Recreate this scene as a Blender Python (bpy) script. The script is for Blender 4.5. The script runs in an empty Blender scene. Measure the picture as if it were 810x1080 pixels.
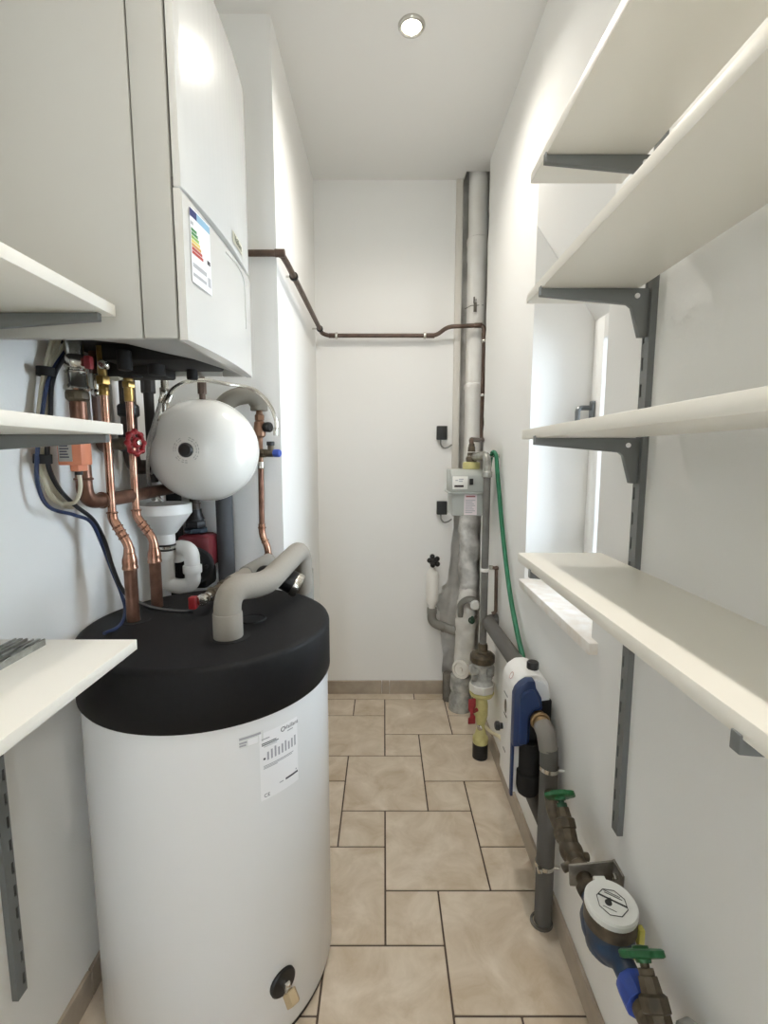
import bpy, bmesh, math, random
from mathutils import Vector, Matrix
random.seed(7)
C = bpy.context.scene.collection
V = Vector
PI = math.pi

# ---------------------------------------------------------------- survey
# the room as measured: metres, X to the right, Y into the room, Z up
EYE = 1.38            # height of the camera
FOC = 500.0           # focal length in pixels of the 810 x 1080 frame
PITCH = math.atan(60 / FOC)
XL, XR, YB, ZC = -0.755, 0.51, 2.624, 2.785   # left, right, back walls, ceiling
PX, PY = -0.365, 1.70                         # chimney breast: side face, front face

def at(px, py, x=None, y=None, z=None):
    """point of the room seen at a pixel of the photo, on a known plane"""
    u, v = (px - 405) / FOC, (py - 540) / FOC
    c, s = math.cos(PITCH), math.sin(PITCH)
    d = V((u, c - v * s, -(s + v * c)))
    t = x / d.x if x is not None else y / d.y if y is not None else (z - EYE) / d.z
    return V((0, 0, EYE)) + d * t

# ---------------------------------------------------------------- mesh builder
def frame(axis):
    a = V(axis).normalized()
    h = V((0, 0, 1)) if abs(a.z) < 0.9 else V((0, 1, 0))
    u = h.cross(a).normalized()
    return u, a.cross(u).normalized(), a

def fillet(pts, fr, n=6):
    pts = [V(p) for p in pts]
    out = [pts[0]]
    for i in range(1, len(pts) - 1):
        a, b, c = pts[i - 1], pts[i], pts[i + 1]
        d1, d2 = (a - b), (c - b)
        r = min(fr, d1.length * 0.48, d2.length * 0.48)
        p, q = b + d1.normalized() * r, b + d2.normalized() * r
        for k in range(n + 1):
            t = k / n
            out.append(p * (1 - t) ** 2 + b * 2 * t * (1 - t) + q * t * t)
    out.append(pts[-1])
    return out

def spline(pts, n=8):
    P = [V(p) for p in pts]
    P = [P[0] * 2 - P[1]] + P + [P[-1] * 2 - P[-2]]
    out = []
    for i in range(1, len(P) - 2):
        for k in range(n):
            t = k / n
            a, b, c, d = P[i - 1], P[i], P[i + 1], P[i + 2]
            out.append(0.5 * ((2 * b) + (c - a) * t + (2 * a - 5 * b + 4 * c - d) * t * t + (3 * b - a - 3 * c + d) * t ** 3))
    out.append(P[-2])
    return out

class MB:
    def __init__(s):
        s.v, s.f, s.m = [], [], []
    def add(s, vs, fs, mi=0):
        o = len(s.v)
        s.v += [V(p) for p in vs]
        s.f += [tuple(i + o for i in f) for f in fs]
        s.m += [mi] * len(fs)
        return s
    def bm(s, b, M=None, mi=0):
        b.verts.index_update()
        vs = [(M @ v.co) if M else v.co.copy() for v in b.verts]
        fs = [[v.index for v in f.verts] for f in b.faces]
        s.add(vs, fs, mi)
        b.free()
        return s
    def box(s, lo, hi, bev=0.0, M=None, mi=0, seg=2):
        lo, hi = V(lo), V(hi)
        b = bmesh.new()
        bmesh.ops.create_cube(b, size=1)
        for v in b.verts:
            v.co = V(((lo.x + hi.x) / 2 + v.co.x * (hi.x - lo.x), (lo.y + hi.y) / 2 + v.co.y * (hi.y - lo.y), (lo.z + hi.z) / 2 + v.co.z * (hi.z - lo.z)))
        if bev:
            bmesh.ops.bevel(b, geom=b.edges[:], offset=bev, segments=seg, profile=0.5, affect='EDGES', clamp_overlap=True)
        return s.bm(b, M, mi)
    def prism(s, poly, d0, d1, plane='xz', bev=0.0, mi=0, seg=2):
        """polygon in a plane pushed from d0 to d1 along the third axis"""
        f = {'xz': lambda a, b, d: V((a, d, b)), 'yz': lambda a, b, d: V((d, a, b)), 'xy': lambda a, b, d: V((a, b, d))}[plane]
        b = bmesh.new()
        A = [b.verts.new(f(p[0], p[1], d0)) for p in poly]
        B = [b.verts.new(f(p[0], p[1], d1)) for p in poly]
        n = len(poly)
        b.faces.new(A); b.faces.new(B[::-1])
        for i in range(n):
            b.faces.new((A[i], B[i], B[(i + 1) % n], A[(i + 1) % n]))
        bmesh.ops.recalc_face_normals(b, faces=b.faces[:])
        if bev:
            es = [e for e in b.edges]
            bmesh.ops.bevel(b, geom=es, offset=bev, segments=seg, profile=0.5, affect='EDGES', clamp_overlap=True)
        return s.bm(b, None, mi)
    def lathe(s, prof, o=(0, 0, 0), axis=(0, 0, 1), segs=28, mi=0, cap=True):
        u, w, a = frame(axis)
        o = V(o)
        rings, vs, fs = [], [], []
        for r, h in prof:
            if r < 1e-6:
                rings.append([len(vs)]); vs.append(o + a * h)
            else:
                rings.append(list(range(len(vs), len(vs) + segs)))
                vs += [o + a * h + (u * math.cos(2 * PI * k / segs) + w * math.sin(2 * PI * k / segs)) * r for k in range(segs)]
        for A, B in zip(rings, rings[1:]):
            for k in range(segs):
                k2 = (k + 1) % segs
                if len(A) == 1 and len(B) == 1: continue
                if len(A) == 1: fs.append((A[0], B[k2], B[k]))
                elif len(B) == 1: fs.append((A[k], A[k2], B[0]))
                else: fs.append((A[k], A[k2], B[k2], B[k]))
        if cap:
            if len(rings[0]) > 1: fs.append(tuple(rings[0][::-1]))
            if len(rings[-1]) > 1: fs.append(tuple(rings[-1]))
        return s.add(vs, fs, mi)
    def cyl(s, p, q, r, segs=20, bev=0.0, r2=None, mi=0):
        p, q = V(p), V(q)
        L = (q - p).length
        r2 = r if r2 is None else r2
        b = min(bev, L * 0.4, r * 0.6)
        prof = [(r, 0), (r2, L)] if not b else [(r - b, 0), (r - b * .3, b * .3), (r, b), (r2, L - b), (r2 - b * .3, L - b * .3), (r2 - b, L)]
        return s.lathe(prof, p, q - p, segs, mi)
    def hexnut(s, p, q, r, mi=0):
        return s.cyl(p, q, r, segs=6, bev=r * 0.12, mi=mi)
    def tube(s, pts, r, fr=0.0, segs=14, cap=True, mi=0, n=6):
        P = fillet(pts, fr, n) if fr else [V(p) for p in pts]
        Q = [P[0]]
        for p in P[1:]:
            if (p - Q[-1]).length > 1e-5: Q.append(p)
        P = Q
        T = []
        for i in range(len(P)):
            a = P[max(i - 1, 0)]; b = P[min(i + 1, len(P) - 1)]
            T.append((b - a).normalized())
        u, w, _ = frame(T[0])
        vs, fs = [], []
        for i, p in enumerate(P):
            if i:
                ax = T[i - 1].cross(T[i])
                if ax.length > 1e-7:
                    R = Matrix.Rotation(T[i - 1].angle(T[i]), 3, ax.normalized())
                    u, w = R @ u, R @ w
            rr = r[i] if isinstance(r, (list, tuple)) else r
            # widen the ring at a bend so the tube keeps its section
            vs += [p + (u * math.cos(2 * PI * k / segs) + w * math.sin(2 * PI * k / segs)) * rr for k in range(segs)]
        for i in range(len(P) - 1):
            for k in range(segs):
                k2 = (k + 1) % segs
                fs.append((i * segs + k, i * segs + k2, (i + 1) * segs + k2, (i + 1) * segs + k))
        if cap:
            fs.append(tuple(range(segs))[::-1]); e = (len(P) - 1) * segs
            fs.append(tuple(range(e, e + segs)))
        return s.add(vs, fs, mi)
    def ball(s, c, r, sc=(1, 1, 1), mi=0, segs=20):
        prof = [(math.sin(PI * k / 12) * 1, -math.cos(PI * k / 12)) for k in range(13)]
        t = MB().lathe([(max(a, 0) if 0 < i < 12 else 0, h) for i, (a, h) in enumerate(prof)], segs=segs)
        return s.add([V((c[0] + v.x * r * sc[0], c[1] + v.y * r * sc[1], c[2] + v.z * r * sc[2])) for v in t.v], t.f, mi)
    def torus(s, c, axis, R, r, segs=28, k=10, a0=0, a1=2 * PI, mi=0):
        u, w, a = frame(axis)
        full = abs(a1 - a0 - 2 * PI) < 1e-6
        pts = [V(c) + (u * math.cos(a0 + (a1 - a0) * i / segs) + w * math.sin(a0 + (a1 - a0) * i / segs)) * R for i in range(segs + 1)]
        return s.tube(pts, r, segs=k, cap=not full, mi=mi)
    def disc(s, c, axis, r, segs=24, mi=0, r_in=0.0, th=0.0006):
        if r_in:
            return s.lathe([(r_in, 0), (r, 0), (r, th), (r_in, th), (r_in, 0)], c, axis, segs, mi, cap=False)
        return s.lathe([(r, 0), (r, th)], c, axis, segs, mi)
    def map(s, fn):
        s.v = [fn(p) for p in s.v]
        return s
    def merge(s, o, mi=None):
        k = len(s.v)
        s.v += o.v; s.f += [tuple(i + k for i in f) for f in o.f]
        s.m += o.m if mi is None else [mi] * len(o.f)
        return s

def text_mb(body, size, ext=0.0003, align='CENTER'):
    cu = bpy.data.curves.new('lettering', 'FONT')
    cu.body = body; cu.size = size; cu.extrude = ext; cu.align_x = align; cu.align_y = 'CENTER'; cu.resolution_u = 3
    o = bpy.data.objects.new('lettering', cu); C.objects.link(o)
    dg = bpy.context.evaluated_depsgraph_get()
    e = o.evaluated_get(dg); me = e.to_mesh()
    m = MB().add([v.co.copy() for v in me.vertices], [tuple(p.vertices) for p in me.polygons])
    e.to_mesh_clear()
    bpy.data.objects.remove(o); bpy.data.curves.remove(cu)
    return m

# ---------------------------------------------------------------- objects
ORG = {}
def tag(o, label, cat, group=None):
    o['label'] = label; o['category'] = cat
    if group: o['group'] = group
    return o
def thing(name, label, cat, loc, group=None):
    o = bpy.data.objects.new(name, None); C.objects.link(o)
    o.location = loc; o.empty_display_size = 0.05
    ORG[o.name] = V(loc)
    return tag(o, label, cat, group)
def obj(name, mb, mat, parent=None, origin=None, label=None, angle=35):
    """ONE mesh object; its vertices are given in room coordinates"""
    org = ORG[parent.name] if parent else V(origin if origin is not None else (0, 0, 0))
    me = bpy.data.meshes.new(name)
    me.from_pydata([p - org for p in mb.v], [], mb.f)
    mats = mat if isinstance(mat, (list, tuple)) else [mat]
    for m in mats: me.materials.append(m)
    me.polygons.foreach_set('material_index', mb.m)
    b = bmesh.new(); b.from_mesh(me)
    bmesh.ops.recalc_face_normals(b, faces=b.faces[:])
    b.to_mesh(me); b.free()
    me.polygons.foreach_set('use_smooth', [True] * len(me.polygons))
    me.set_sharp_from_angle(angle=math.radians(angle))
    me.update()
    o = bpy.data.objects.new(name, me); C.objects.link(o)
    ORG[o.name] = org
    if parent: o.parent = parent
    else: o.location = org
    if label: o['label'] = label
    return o
def struct(name, mb, mat, parent=None, angle=35):
    o = obj(name, mb, mat, parent, angle=angle)
    if not parent: o['kind'] = 'structure'
    return o
def dup(root, delta, label=None, group=None):
    r = root.copy(); C.objects.link(r); r.location = root.location + V(delta)
    if label: r['label'] = label
    if group: r['group'] = group
    for ch in list(root.children):
        c = ch.copy(); C.objects.link(c); c.parent = r
        for g in list(ch.children):
            d = g.copy(); C.objects.link(d); d.parent = c
    return r

# ---------------------------------------------------------------- materials
def lin(c):
    return tuple(((x / 255) / 12.92 if x <= 10.31 else ((x / 255 + 0.055) / 1.055) ** 2.4) for x in c)
def mat(name, rgb, rough=0.5, metal=0.0, noise=0.0, scale=30, bump=0.0, bscale=200, rgb2=None, coat=0.0, spec=0.5, dist=0.002, detail=4):
    m = bpy.data.materials.new(name); m.use_nodes = True
    nt = m.node_tree; N = nt.nodes; Lk = nt.links
    p = N['Principled BSDF']
    p.inputs['Roughness'].default_value = rough
    p.inputs['Metallic'].default_value = metal
    p.inputs['Coat Weight'].default_value = coat
    p.inputs['Specular IOR Level'].default_value = spec
    c1 = lin(rgb) + (1,)
    tc = N.new('ShaderNodeTexCoord')
    if noise or rgb2:
        c2 = (lin(rgb2) + (1,)) if rgb2 else tuple(x * (1 - noise) for x in c1[:3]) + (1,)
        nz = N.new('ShaderNodeTexNoise'); nz.inputs['Scale'].default_value = scale; nz.inputs['Detail'].default_value = detail
        cr = N.new('ShaderNodeValToRGB')
        cr.color_ramp.elements[0].position = 0.35; cr.color_ramp.elements[1].position = 0.65
        cr.color_ramp.elements[0].color = c1; cr.color_ramp.elements[1].color = c2
        Lk.new(tc.outputs['Object'], nz.inputs['Vector']); Lk.new(nz.outputs['Fac'], cr.inputs['Fac'])
        Lk.new(cr.outputs['Color'], p.inputs['Base Color'])
    else:
        p.inputs['Base Color'].default_value = c1
    if bump:
        nb = N.new('ShaderNodeTexNoise'); nb.inputs['Scale'].default_value = bscale; nb.inputs['Detail'].default_value = 3
        bp = N.new('ShaderNodeBump'); bp.inputs['Strength'].default_value = bump; bp.inputs['Distance'].default_value = dist
        Lk.new(tc.outputs['Object'], nb.inputs['Vector']); Lk.new(nb.outputs['Fac'], bp.inputs['Height'])
        Lk.new(bp.outputs['Normal'], p.inputs['Normal'])
    return m
def emit(name, rgb, strength):
    m = bpy.data.materials.new(name); m.use_nodes = True
    nt = m.node_tree; nt.nodes.clear()
    e = nt.nodes.new('ShaderNodeEmission'); e.inputs['Color'].default_value = rgb + (1,); e.inputs['Strength'].default_value = strength
    o = nt.nodes.new('ShaderNodeOutputMaterial'); nt.links.new(e.outputs[0], o.inputs[0])
    return m
def glass(name, tint=(1, 1, 1)):
    m = bpy.data.materials.new(name); m.use_nodes = True
    nt = m.node_tree; nt.nodes.clear(); N = nt.nodes; Lk = nt.links
    t = N.new('ShaderNodeBsdfTransparent'); t.inputs[0].default_value = tint + (1,)
    g = N.new('ShaderNodeBsdfGlossy'); g.inputs['Roughness'].default_value = 0.03
    fr = N.new('ShaderNodeFresnel'); fr.inputs[0].default_value = 1.45
    mx = N.new('ShaderNodeMixShader'); o = N.new('ShaderNodeOutputMaterial')
    Lk.new(fr.outputs[0], mx.inputs[0]); Lk.new(t.outputs[0], mx.inputs[1]); Lk.new(g.outputs[0], mx.inputs[2]); Lk.new(mx.outputs[0], o.inputs[0])
    return m

WALL = mat('white_wall_paint', (237, 237, 235), 0.75, bump=0.12, bscale=160, spec=0.3)
CEIL = mat('ceiling_paint', (232, 231, 228), 0.8, spec=0.25)
REVEAL = mat('reveal_paint', (240, 240, 240), 0.7, spec=0.3)
CONC = mat('raw_plaster', (226, 224, 219), 0.9, rgb2=(188, 186, 181), scale=9, bump=0.5, bscale=30, dist=0.006)
CONCD = mat('shaft_concrete_shaded', (70, 67, 62), 0.95, rgb2=(40, 38, 36), scale=12)  # darkness of the open gap and hole is put into this colour
SKIRT = mat('skirting_tile', (176, 164, 148), 0.4, rgb2=(160, 148, 133), scale=14)
STONE = mat('sill_marble', (244, 242, 238), 0.3, rgb2=(232, 224, 214), scale=26, detail=8)
PVCW = mat('window_frame_plastic', (244, 244, 242), 0.3)
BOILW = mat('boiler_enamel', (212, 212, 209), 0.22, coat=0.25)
BOILS = mat('boiler_enamel_shaded', (184, 184, 179), 0.45)  # white enamel like the front, with the side's shade put into the colour
TANKW = mat('tank_enamel', (236, 238, 240), 0.26, coat=0.2)
LID = mat('lid_black_foam', (15, 15, 17), 0.62, spec=.25, noise=0.35, scale=70, bump=0.45, bscale=420, dist=0.001)
MELA = mat('white_melamine', (240, 237, 228), 0.38, spec=0.4)
GREYM = mat('grey_powder_coat', (108, 110, 109), 0.42)
DARKM = mat('slot_dark', (38, 38, 38), 0.7)
BLACK = mat('black_plastic', (20, 20, 22), 0.42)
BLACKM = mat('black_matte', (9, 9, 10), 0.75)
COPPER = mat('copper', (188, 148, 128), 0.26, 0.95, rgb2=(158, 114, 94), scale=22)
COPPERD = mat('aged_copper', (136, 100, 84), 0.36, 0.75, rgb2=(106, 76, 63), scale=26)
BROWN = mat('brown_gas_pipe', (94, 75, 63), 0.42, 0.3, rgb2=(76, 60, 51), scale=30)
BRASS = mat('brass', (176, 146, 88), 0.3, 0.9, rgb2=(142, 116, 70), scale=40)
BRASSD = mat('tarnished_brass', (104, 93, 76), 0.48, 0.5, rgb2=(72, 65, 55), scale=40)
CHROME = mat('nickel', (205, 203, 196), 0.2, 0.95)
STEELB = mat('braided_steel', (190, 190, 186), 0.32, 0.9, noise=0.5, scale=500)
GALV = mat('galvanised', (172, 172, 166), 0.38, 0.7, rgb2=(140, 140, 134), scale=40)
INSG = mat('grey_insulation', (142, 136, 127), 0.85, bump=0.25, bscale=120)
INSD = mat('dark_grey_insulation', (92, 90, 86), 0.8, bump=0.2, bscale=120)
INSB = mat('charcoal_insulation', (58, 58, 60), 0.75, bump=0.2, bscale=150)
PLGREY = mat('grey_drain_plastic', (126, 124, 118), 0.45)
PLW = mat('white_plastic', (238, 238, 236), 0.32)
SOIL = mat('white_soil_pipe', (242, 241, 237), 0.55, rgb2=(234, 232, 227), scale=9)
SOILG = mat('plaster_smeared_pipe', (228, 227, 224), 0.8, rgb2=(152, 151, 147), scale=11, bump=0.4, bscale=40, dist=0.004, detail=6)
DUSTG = mat('dusty_grey_metal', (188, 188, 183), 0.7, rgb2=(136, 137, 133), scale=22, bump=0.3, bscale=60)
DUSTD = mat('dusty_dark_pipe', (112, 108, 100), 0.8, rgb2=(84, 80, 73), scale=20)
METERG = mat('meter_grey', (176, 180, 176), 0.42)
YELLOW = mat('gas_yellow', (202, 194, 134), 0.45, rgb2=(184, 176, 118), scale=30)
RED = mat('red_paint', (140, 26, 32), 0.4)
REDD = mat('dull_red', (150, 40, 46), 0.5, noise=0.25, scale=60)
ORANGE = mat('orange_plastic', (220, 138, 104), 0.45)
BLUEK = mat('blue_plastic', (46, 74, 160), 0.4)
BLUED = mat('dark_blue_panel', (28, 50, 92), 0.42)
BLUEB = mat('blue_painted_brass', (28, 58, 92), 0.45, rgb2=(22, 44, 66), scale=26)
GREEN = mat('green_plastic', (18, 90, 46), 0.4)
GREENH = mat('green_hose_rubber', (22, 104, 72), 0.5)
PAPER = mat('paper_label', (240, 241, 244), 0.5)
PRINT = mat('print_dark', (70, 72, 86), 0.6)
PRINTL = mat('print_grey', (168, 170, 178), 0.6)
PINK = mat('pinkish_label', (232, 222, 226), 0.5)
CABB = mat('beige_cable', (206, 200, 180), 0.5)
CABK = mat('black_cable', (20, 21, 26), 0.45)
CABN = mat('navy_cable', (36, 50, 84), 0.45)
METW = mat('meter_lid_white', (226, 228, 224), 0.4)
CREAM = mat('strap_cream', (222, 214, 184), 0.55)
GLASS = glass('window_glass', (0.97, 0.99, 1.0))
LAMP = emit('lamp_face', (1.0, 0.9, 0.72), 60)
SPOT_W, SKY, EXPO = 36.0, 14.0, 0.22
# ================================================================ the room
# floor: pinwheel of square tiles on a 0.17 m module, raised out of the grout
U, X0, V0, Y0 = 0.1685, 0.004, 0.1707, 1.018
tiles = [(-1,-1,2,2),(1,0,2,2),(0,1,1,1),(-2,1,2,2),(0,2,2,2),(2,2,1,1),(2,3,1,2),(1,4,1,1),(-1,4,2,2),(-1,3,1,1),(-2,3,1,2),(-2,5,1,1),
         (0,6,1,1),(1,5,2,2),(-2,6,2,2),(0,7,2,2),(2,7,1,1),(2,8,1,1),(-1,8,1,1),(-2,8,1,1),(-2,9,3,1),(1,9,2,1),(-2,0,1,1),(-2,-1,1,1),
         (1,-1,1,1),(2,-1,1,1),(3,0,1,2),(3,2,1,2),(3,4,1,1),(3,5,1,2),(3,7,1,2),(3,9,1,1),(3,-1,1,1)]
used = set((x + i, y + j) for x, y, w, h in tiles for i in range(w) for j in range(h))
for y in range(-13, 10):
    for x in range(-5, 4):
        if (x, y) in used: continue
        big = all((x + i, y + j) not in used and x + i < 4 and y + j < 10 for i in (0, 1) for j in (0, 1)) and (x + 2 * y) % 3 != 0
        w = 2 if big else 1
        tiles.append((x, y, w, w))
        used |= set((x + i, y + j) for i in range(w) for j in range(w))
fl = MB().box((XL - .02, -1.25, -0.05), (XR + .1, 2.78, -0.003), mi=0)
for x, y, w, h in tiles:
    g = 0.0028
    a, b = X0 + x * U + g, X0 + (x + w) * U - g
    c, d = Y0 + y * V0 + g, Y0 + (y + h) * V0 - g
    a, b, d = max(a, XL), min(b, XR + .09), min(d, 2.77)
    if b - a > .01 and d - c > .01:
        fl.box((a, c, -0.012), (b, d, 0.0), 0.0014, mi=1, seg=1)
TILE = mat('floor_tile', (206, 190, 168), 0.36, spec=0.35)
nt = TILE.node_tree; N = nt.nodes; Lk = nt.links
tc = N.new('ShaderNodeTexCoord'); geo = N.new('ShaderNodeNewGeometry')
off = N.new('ShaderNodeVectorMath'); off.operation = 'SCALE'; off.inputs[0].default_value = (9, 5, 3)
Lk.new(geo.outputs['Random Per Island'], off.inputs['Scale'])
ad = N.new('ShaderNodeVectorMath'); ad.operation = 'ADD'; Lk.new(tc.outputs['Object'], ad.inputs[0]); Lk.new(off.outputs[0], ad.inputs[1])
n1 = N.new('ShaderNodeTexNoise'); n1.inputs['Scale'].default_value = 8; n1.inputs['Detail'].default_value = 7; n1.inputs['Roughness'].default_value = 0.62; n1.inputs['Distortion'].default_value = 0.6
Lk.new(ad.outputs[0], n1.inputs['Vector'])
cr = N.new('ShaderNodeValToRGB')
for p_, c_ in ((0.30, (184, 166, 142)), (0.47, (201, 185, 163)), (0.58, (209, 195, 175)), (0.72, (219, 207, 190))):
    e = cr.color_ramp.elements[0] if p_ == .30 else cr.color_ramp.elements[1] if p_ == .72 else cr.color_ramp.elements.new(p_)
    e.position = p_; e.color = lin(c_) + (1,)
Lk.new(n1.outputs['Fac'], cr.inputs['Fac'])
Lk.new(cr.outputs['Color'], N['Principled BSDF'].inputs['Base Color'])
GROUT = mat('grout', (88, 76, 66), 0.9)
floor = struct('floor', fl, [GROUT, TILE])

struct('wall_left', MB().box((XL - .15, -1.25, -.05), (XL, 2.78, 2.95)), WALL)
wfm = MB().box((XL - .15, -1.40, -.05), (-.70, -1.25, 2.95)); wfm.box((.0, -1.40, -.05), (1.0, -1.25, 2.95)); wfm.box((-.70, -1.40, 2.02), (.0, -1.25, 2.95))
struct('wall_front', wfm, WALL)  # unseen doorway added to let fill daylight in
struct('fill_light_door', MB().box((-.70, -1.36, .004), (-.10, -1.32, 2.02), .003), PVCW)  # added leaf, narrows the unseen opening to a slot of fill daylight
# chimney breast in the far left corner
struct('wall_chimney', MB().box((XL - .02, PY, -.05), (PX, YB + .05, ZC + .1)), WALL)
# back wall; its right edge is broken open round the pipe shaft
edge = [(.405, ZC + .2), (.405, 1.20), (.398, 1.10), (.388, 1.02), (.392, .98), (.380, .92), (.374, .86), (.378, .82), (.366, .74), (.362, .69), (.352, .66), (.330, .64),
        (.322, .60), (.300, .585), (.296, .52), (.318, .49), (.322, .40), (.330, .30), (.342, .24), (.336, .14), (.352, .07), (.352, -.05)]
poly = [(XL - .05, -.05), (XL - .05, ZC + .2)] + edge
struct('wall_back', MB().prism(poly, YB, YB + .10, 'xz'), WALL)
# right wall with the window opening (sloping head) and the open shaft beyond it
YN, YF, XW = 1.12, 1.68, .712
SZ = .917
rw = MB()
rw.box((XR, -1.25, -.05), (.85, YN, 2.95))
rw.box((XR, YN, -.05), (.85, YF, SZ - .02))
ragged = [(YF, -.05), (YF, 2.95), (2.46, 2.95)]
zz = 2.7
random.seed(3)
while zz > 0.0:
    ragged.append((2.462 + random.uniform(-.012, .010), zz)); zz -= random.uniform(.03, .09)
ragged.append((2.47, -.05))
rw.prism(ragged, XR, .85, 'yz')
rw.prism([(XR, 2.14), (XR, 2.95), (.85, 2.95), (.85, 1.79), (XW + .01, 1.83)], YN, YF, 'xz')
struct('wall_right', rw, WALL)
# the open pipe shaft: raw plaster at the back, concrete coloured with the gap's darkness at side and top
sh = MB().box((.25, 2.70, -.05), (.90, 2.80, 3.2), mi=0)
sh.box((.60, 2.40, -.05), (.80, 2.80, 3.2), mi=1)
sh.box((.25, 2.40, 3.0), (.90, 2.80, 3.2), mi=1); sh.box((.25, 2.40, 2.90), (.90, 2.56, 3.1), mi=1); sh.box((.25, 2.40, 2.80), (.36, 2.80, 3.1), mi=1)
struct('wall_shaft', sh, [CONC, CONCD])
ce = MB().box((XL - .1, -1.3, ZC), (.85, 2.55, ZC + .12))
ce.box((XL - .1, 2.55, ZC), (.412, 2.80, ZC + .12))
struct('ceiling', ce, CEIL)
# plaster stop bead beside the shaft
t1 = MB().box((.372, YB - .016, 1.07), (.407, YB + .03, ZC - .002), 0.003)
struct('trim_1', t1, mat('stop_bead', (214, 210, 202), 0.6))
# skirting: 8 cm tiles with joints
def skirt(name, segs, fn):
    m = MB()
    for a, b in segs:
        m.box(*fn(a, b), 0.0015, mi=0, seg=1)
    return struct(name, m, [SKIRT])
def cuts(a, b, step, first=0.0):
    out, x = [], a
    nx = a + (first or step)
    while x < b - 1e-4:
        e = min(nx, b); out.append((x + .0015, e - .0015)); x = e; nx = e + step
    return out
zb = 0.079
skirt('baseboard_back', [(PX, -.0145), (-.0115, .0305), (.0335, .35)], lambda a, b: ((a, YB - .012, .001), (b, YB, zb)))
skirt('baseboard_right', cuts(-1.25, 2.44, .33, .21), lambda a, b: ((XR - .010, a, .001), (XR, b, zb)))
skirt('baseboard_left', cuts(-1.25, 1.69, .33), lambda a, b: ((XL, a, .001), (XL + .010, b, zb)))
skirt('baseboard_chimney', cuts(PY, YB - .012, .33), lambda a, b: ((PX, a, .001), (PX + .010, b, zb)))

# window in the right wall, mostly hidden by its reveal
wf = MB()
def ring(m, y0, y1, z0, z1, w, xa, xb, bev=.004):
    m.box((xa, y0, z0), (xb, y0 + w, z1), bev); m.box((xa, y1 - w, z0), (xb, y1, z1), bev)
    m.box((xa, y0 + w, z0), (xb, y1 - w, z0 + w), bev); m.box((xa, y0 + w, z1 - w), (xb, y1 - w, z1), bev)
ring(wf, YN, YF, SZ, 1.86, .05, XW + .012, .80)
win = struct('window_1', wf, PVCW)
sa = MB(); ring(sa, YN + .03, YF - .012, SZ + .03, 1.83, .074, XW, XW + .05)
sash = obj('sash', sa, PVCW, win)
obj('pane', MB().box((XW + .022, YN + .10, SZ + .10), (XW + .028, YF - .08, 1.76)), GLASS, win)
hp = at(625, 434, x=XW - .004)
hm = MB().box((XW - .012, hp.y - .013, hp.z - .035), (XW, hp.y + .013, hp.z + .035), .003)
hm.tube([(XW - .008, hp.y, hp.z + .012), (XW - .055, hp.y, hp.z + .012), (XW - .058, hp.y - .012, hp.z - .115)], .0085, .016, 10)
obj('window_handle', hm, mat('handle_grey', (120, 124, 126), 0.3, 0.8), win, label='grey metal window handle')
sl = MB().box((XR - .022, YN - .036, SZ - .012), (XW + .02, YF - .001, SZ + .018), .003)
struct('trim_2', sl, STONE)
# ================================================================ shelves
SH_R = (.2945, .478, -.25, 1.025)     # front edge, back edge, near end, far end
RY = .935
def rail(x, side, y, z0, z1, label):
    """slotted upright: side +1 on the right wall, -1 on the left wall"""
    m = MB()
    d = -side
    xs = sorted((x, x + d * .0125))
    def bx(a, b, za, zb, mi=0, xx=None):
        m.box((xx or xs)[0:1] + (y + a, za) if False else ((xx or xs)[0], y + a, za), ((xx or xs)[1], y + b, zb), mi=mi)
    back = sorted((x, x + d * .004))
    bx(-.0120, .0120, z0, z1, 1, back)
    for a, b in ((-.0125, .0035), (.0095, .0125)):
        bx(a, b, z0, z1)
    z = z0 + .02
    zs = [z0]
    while z < z1 - .03:
        zs += [z, z + .024]; z += .05
    zs.append(z1)
    for k in range(0, len(zs) - 1, 2):
        bx(.0035, .0095, zs[k], zs[k + 1])
    o = obj('shelf_rail', m, [GREYM, DARKM], origin=(x, y, z0))
    return tag(o, label, 'shelf rail', 'slotted wall rails of the shelves')
rail(XR, 1, RY, .572, 2.02, 'long grey slotted rail on right wall, running down beside the window')
rail(XR, 1, .37, .572, 2.02, 'grey slotted rail on right wall near the camera, out of view at the right')
rail(XL, -1, .85, .278, 1.75, 'grey slotted rail on left wall beside the white tank, lower end visible')

def bracket(wall_x, side, y, z, reach, label):
    f = lambda d: wall_x - side * d
    t = thing('shelf_bracket', label, 'shelf bracket', (wall_x - side * .013, y, z), 'grey metal shelf brackets')
    pr = [(reach + .002, .0045), (reach - .003, .0045), (reach - .003, 0), (.0135, 0), (.0135, -.088), (.028, -.088), (.044, -.034), (.052, -.028), (reach + .002, -.013)]
    m = MB().prism([(f(a), z + b) for a, b in pr], y - .006, y + .006, 'xz', .0012)
    obj('arm', m, GREYM, t)
    sc = MB().cyl((f(.036), y - .0085, z - .014), (f(.036), y + .0065, z - .014), .0048, 14, .001)
    obj('screw', sc, PLW, t, label='white screw head')
    return t
for z, w in ((1.921, 'highest right shelf'), (1.690, 'second highest right shelf, in front of the window head'), (1.413, 'third right shelf, by the window handle'), (1.147, 'lowest right shelf, above the window sill')):
    bracket(XR, 1, RY, z, XR - .2945, 'grey bracket carrying the ' + w)
bracket(XR, 1, .37, 1.147, XR - .2945, 'grey bracket tip under the lowest right shelf, near right picture edge')
for z, w in ((1.622, 'top left shelf in front of the boiler'), (1.416, 'middle left shelf in front of the pipes'), (1.010, 'bottom left shelf beside the black tank lid')):
    bracket(XL, -1, .85, z, .264, 'grey bracket under the ' + w)

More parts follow.
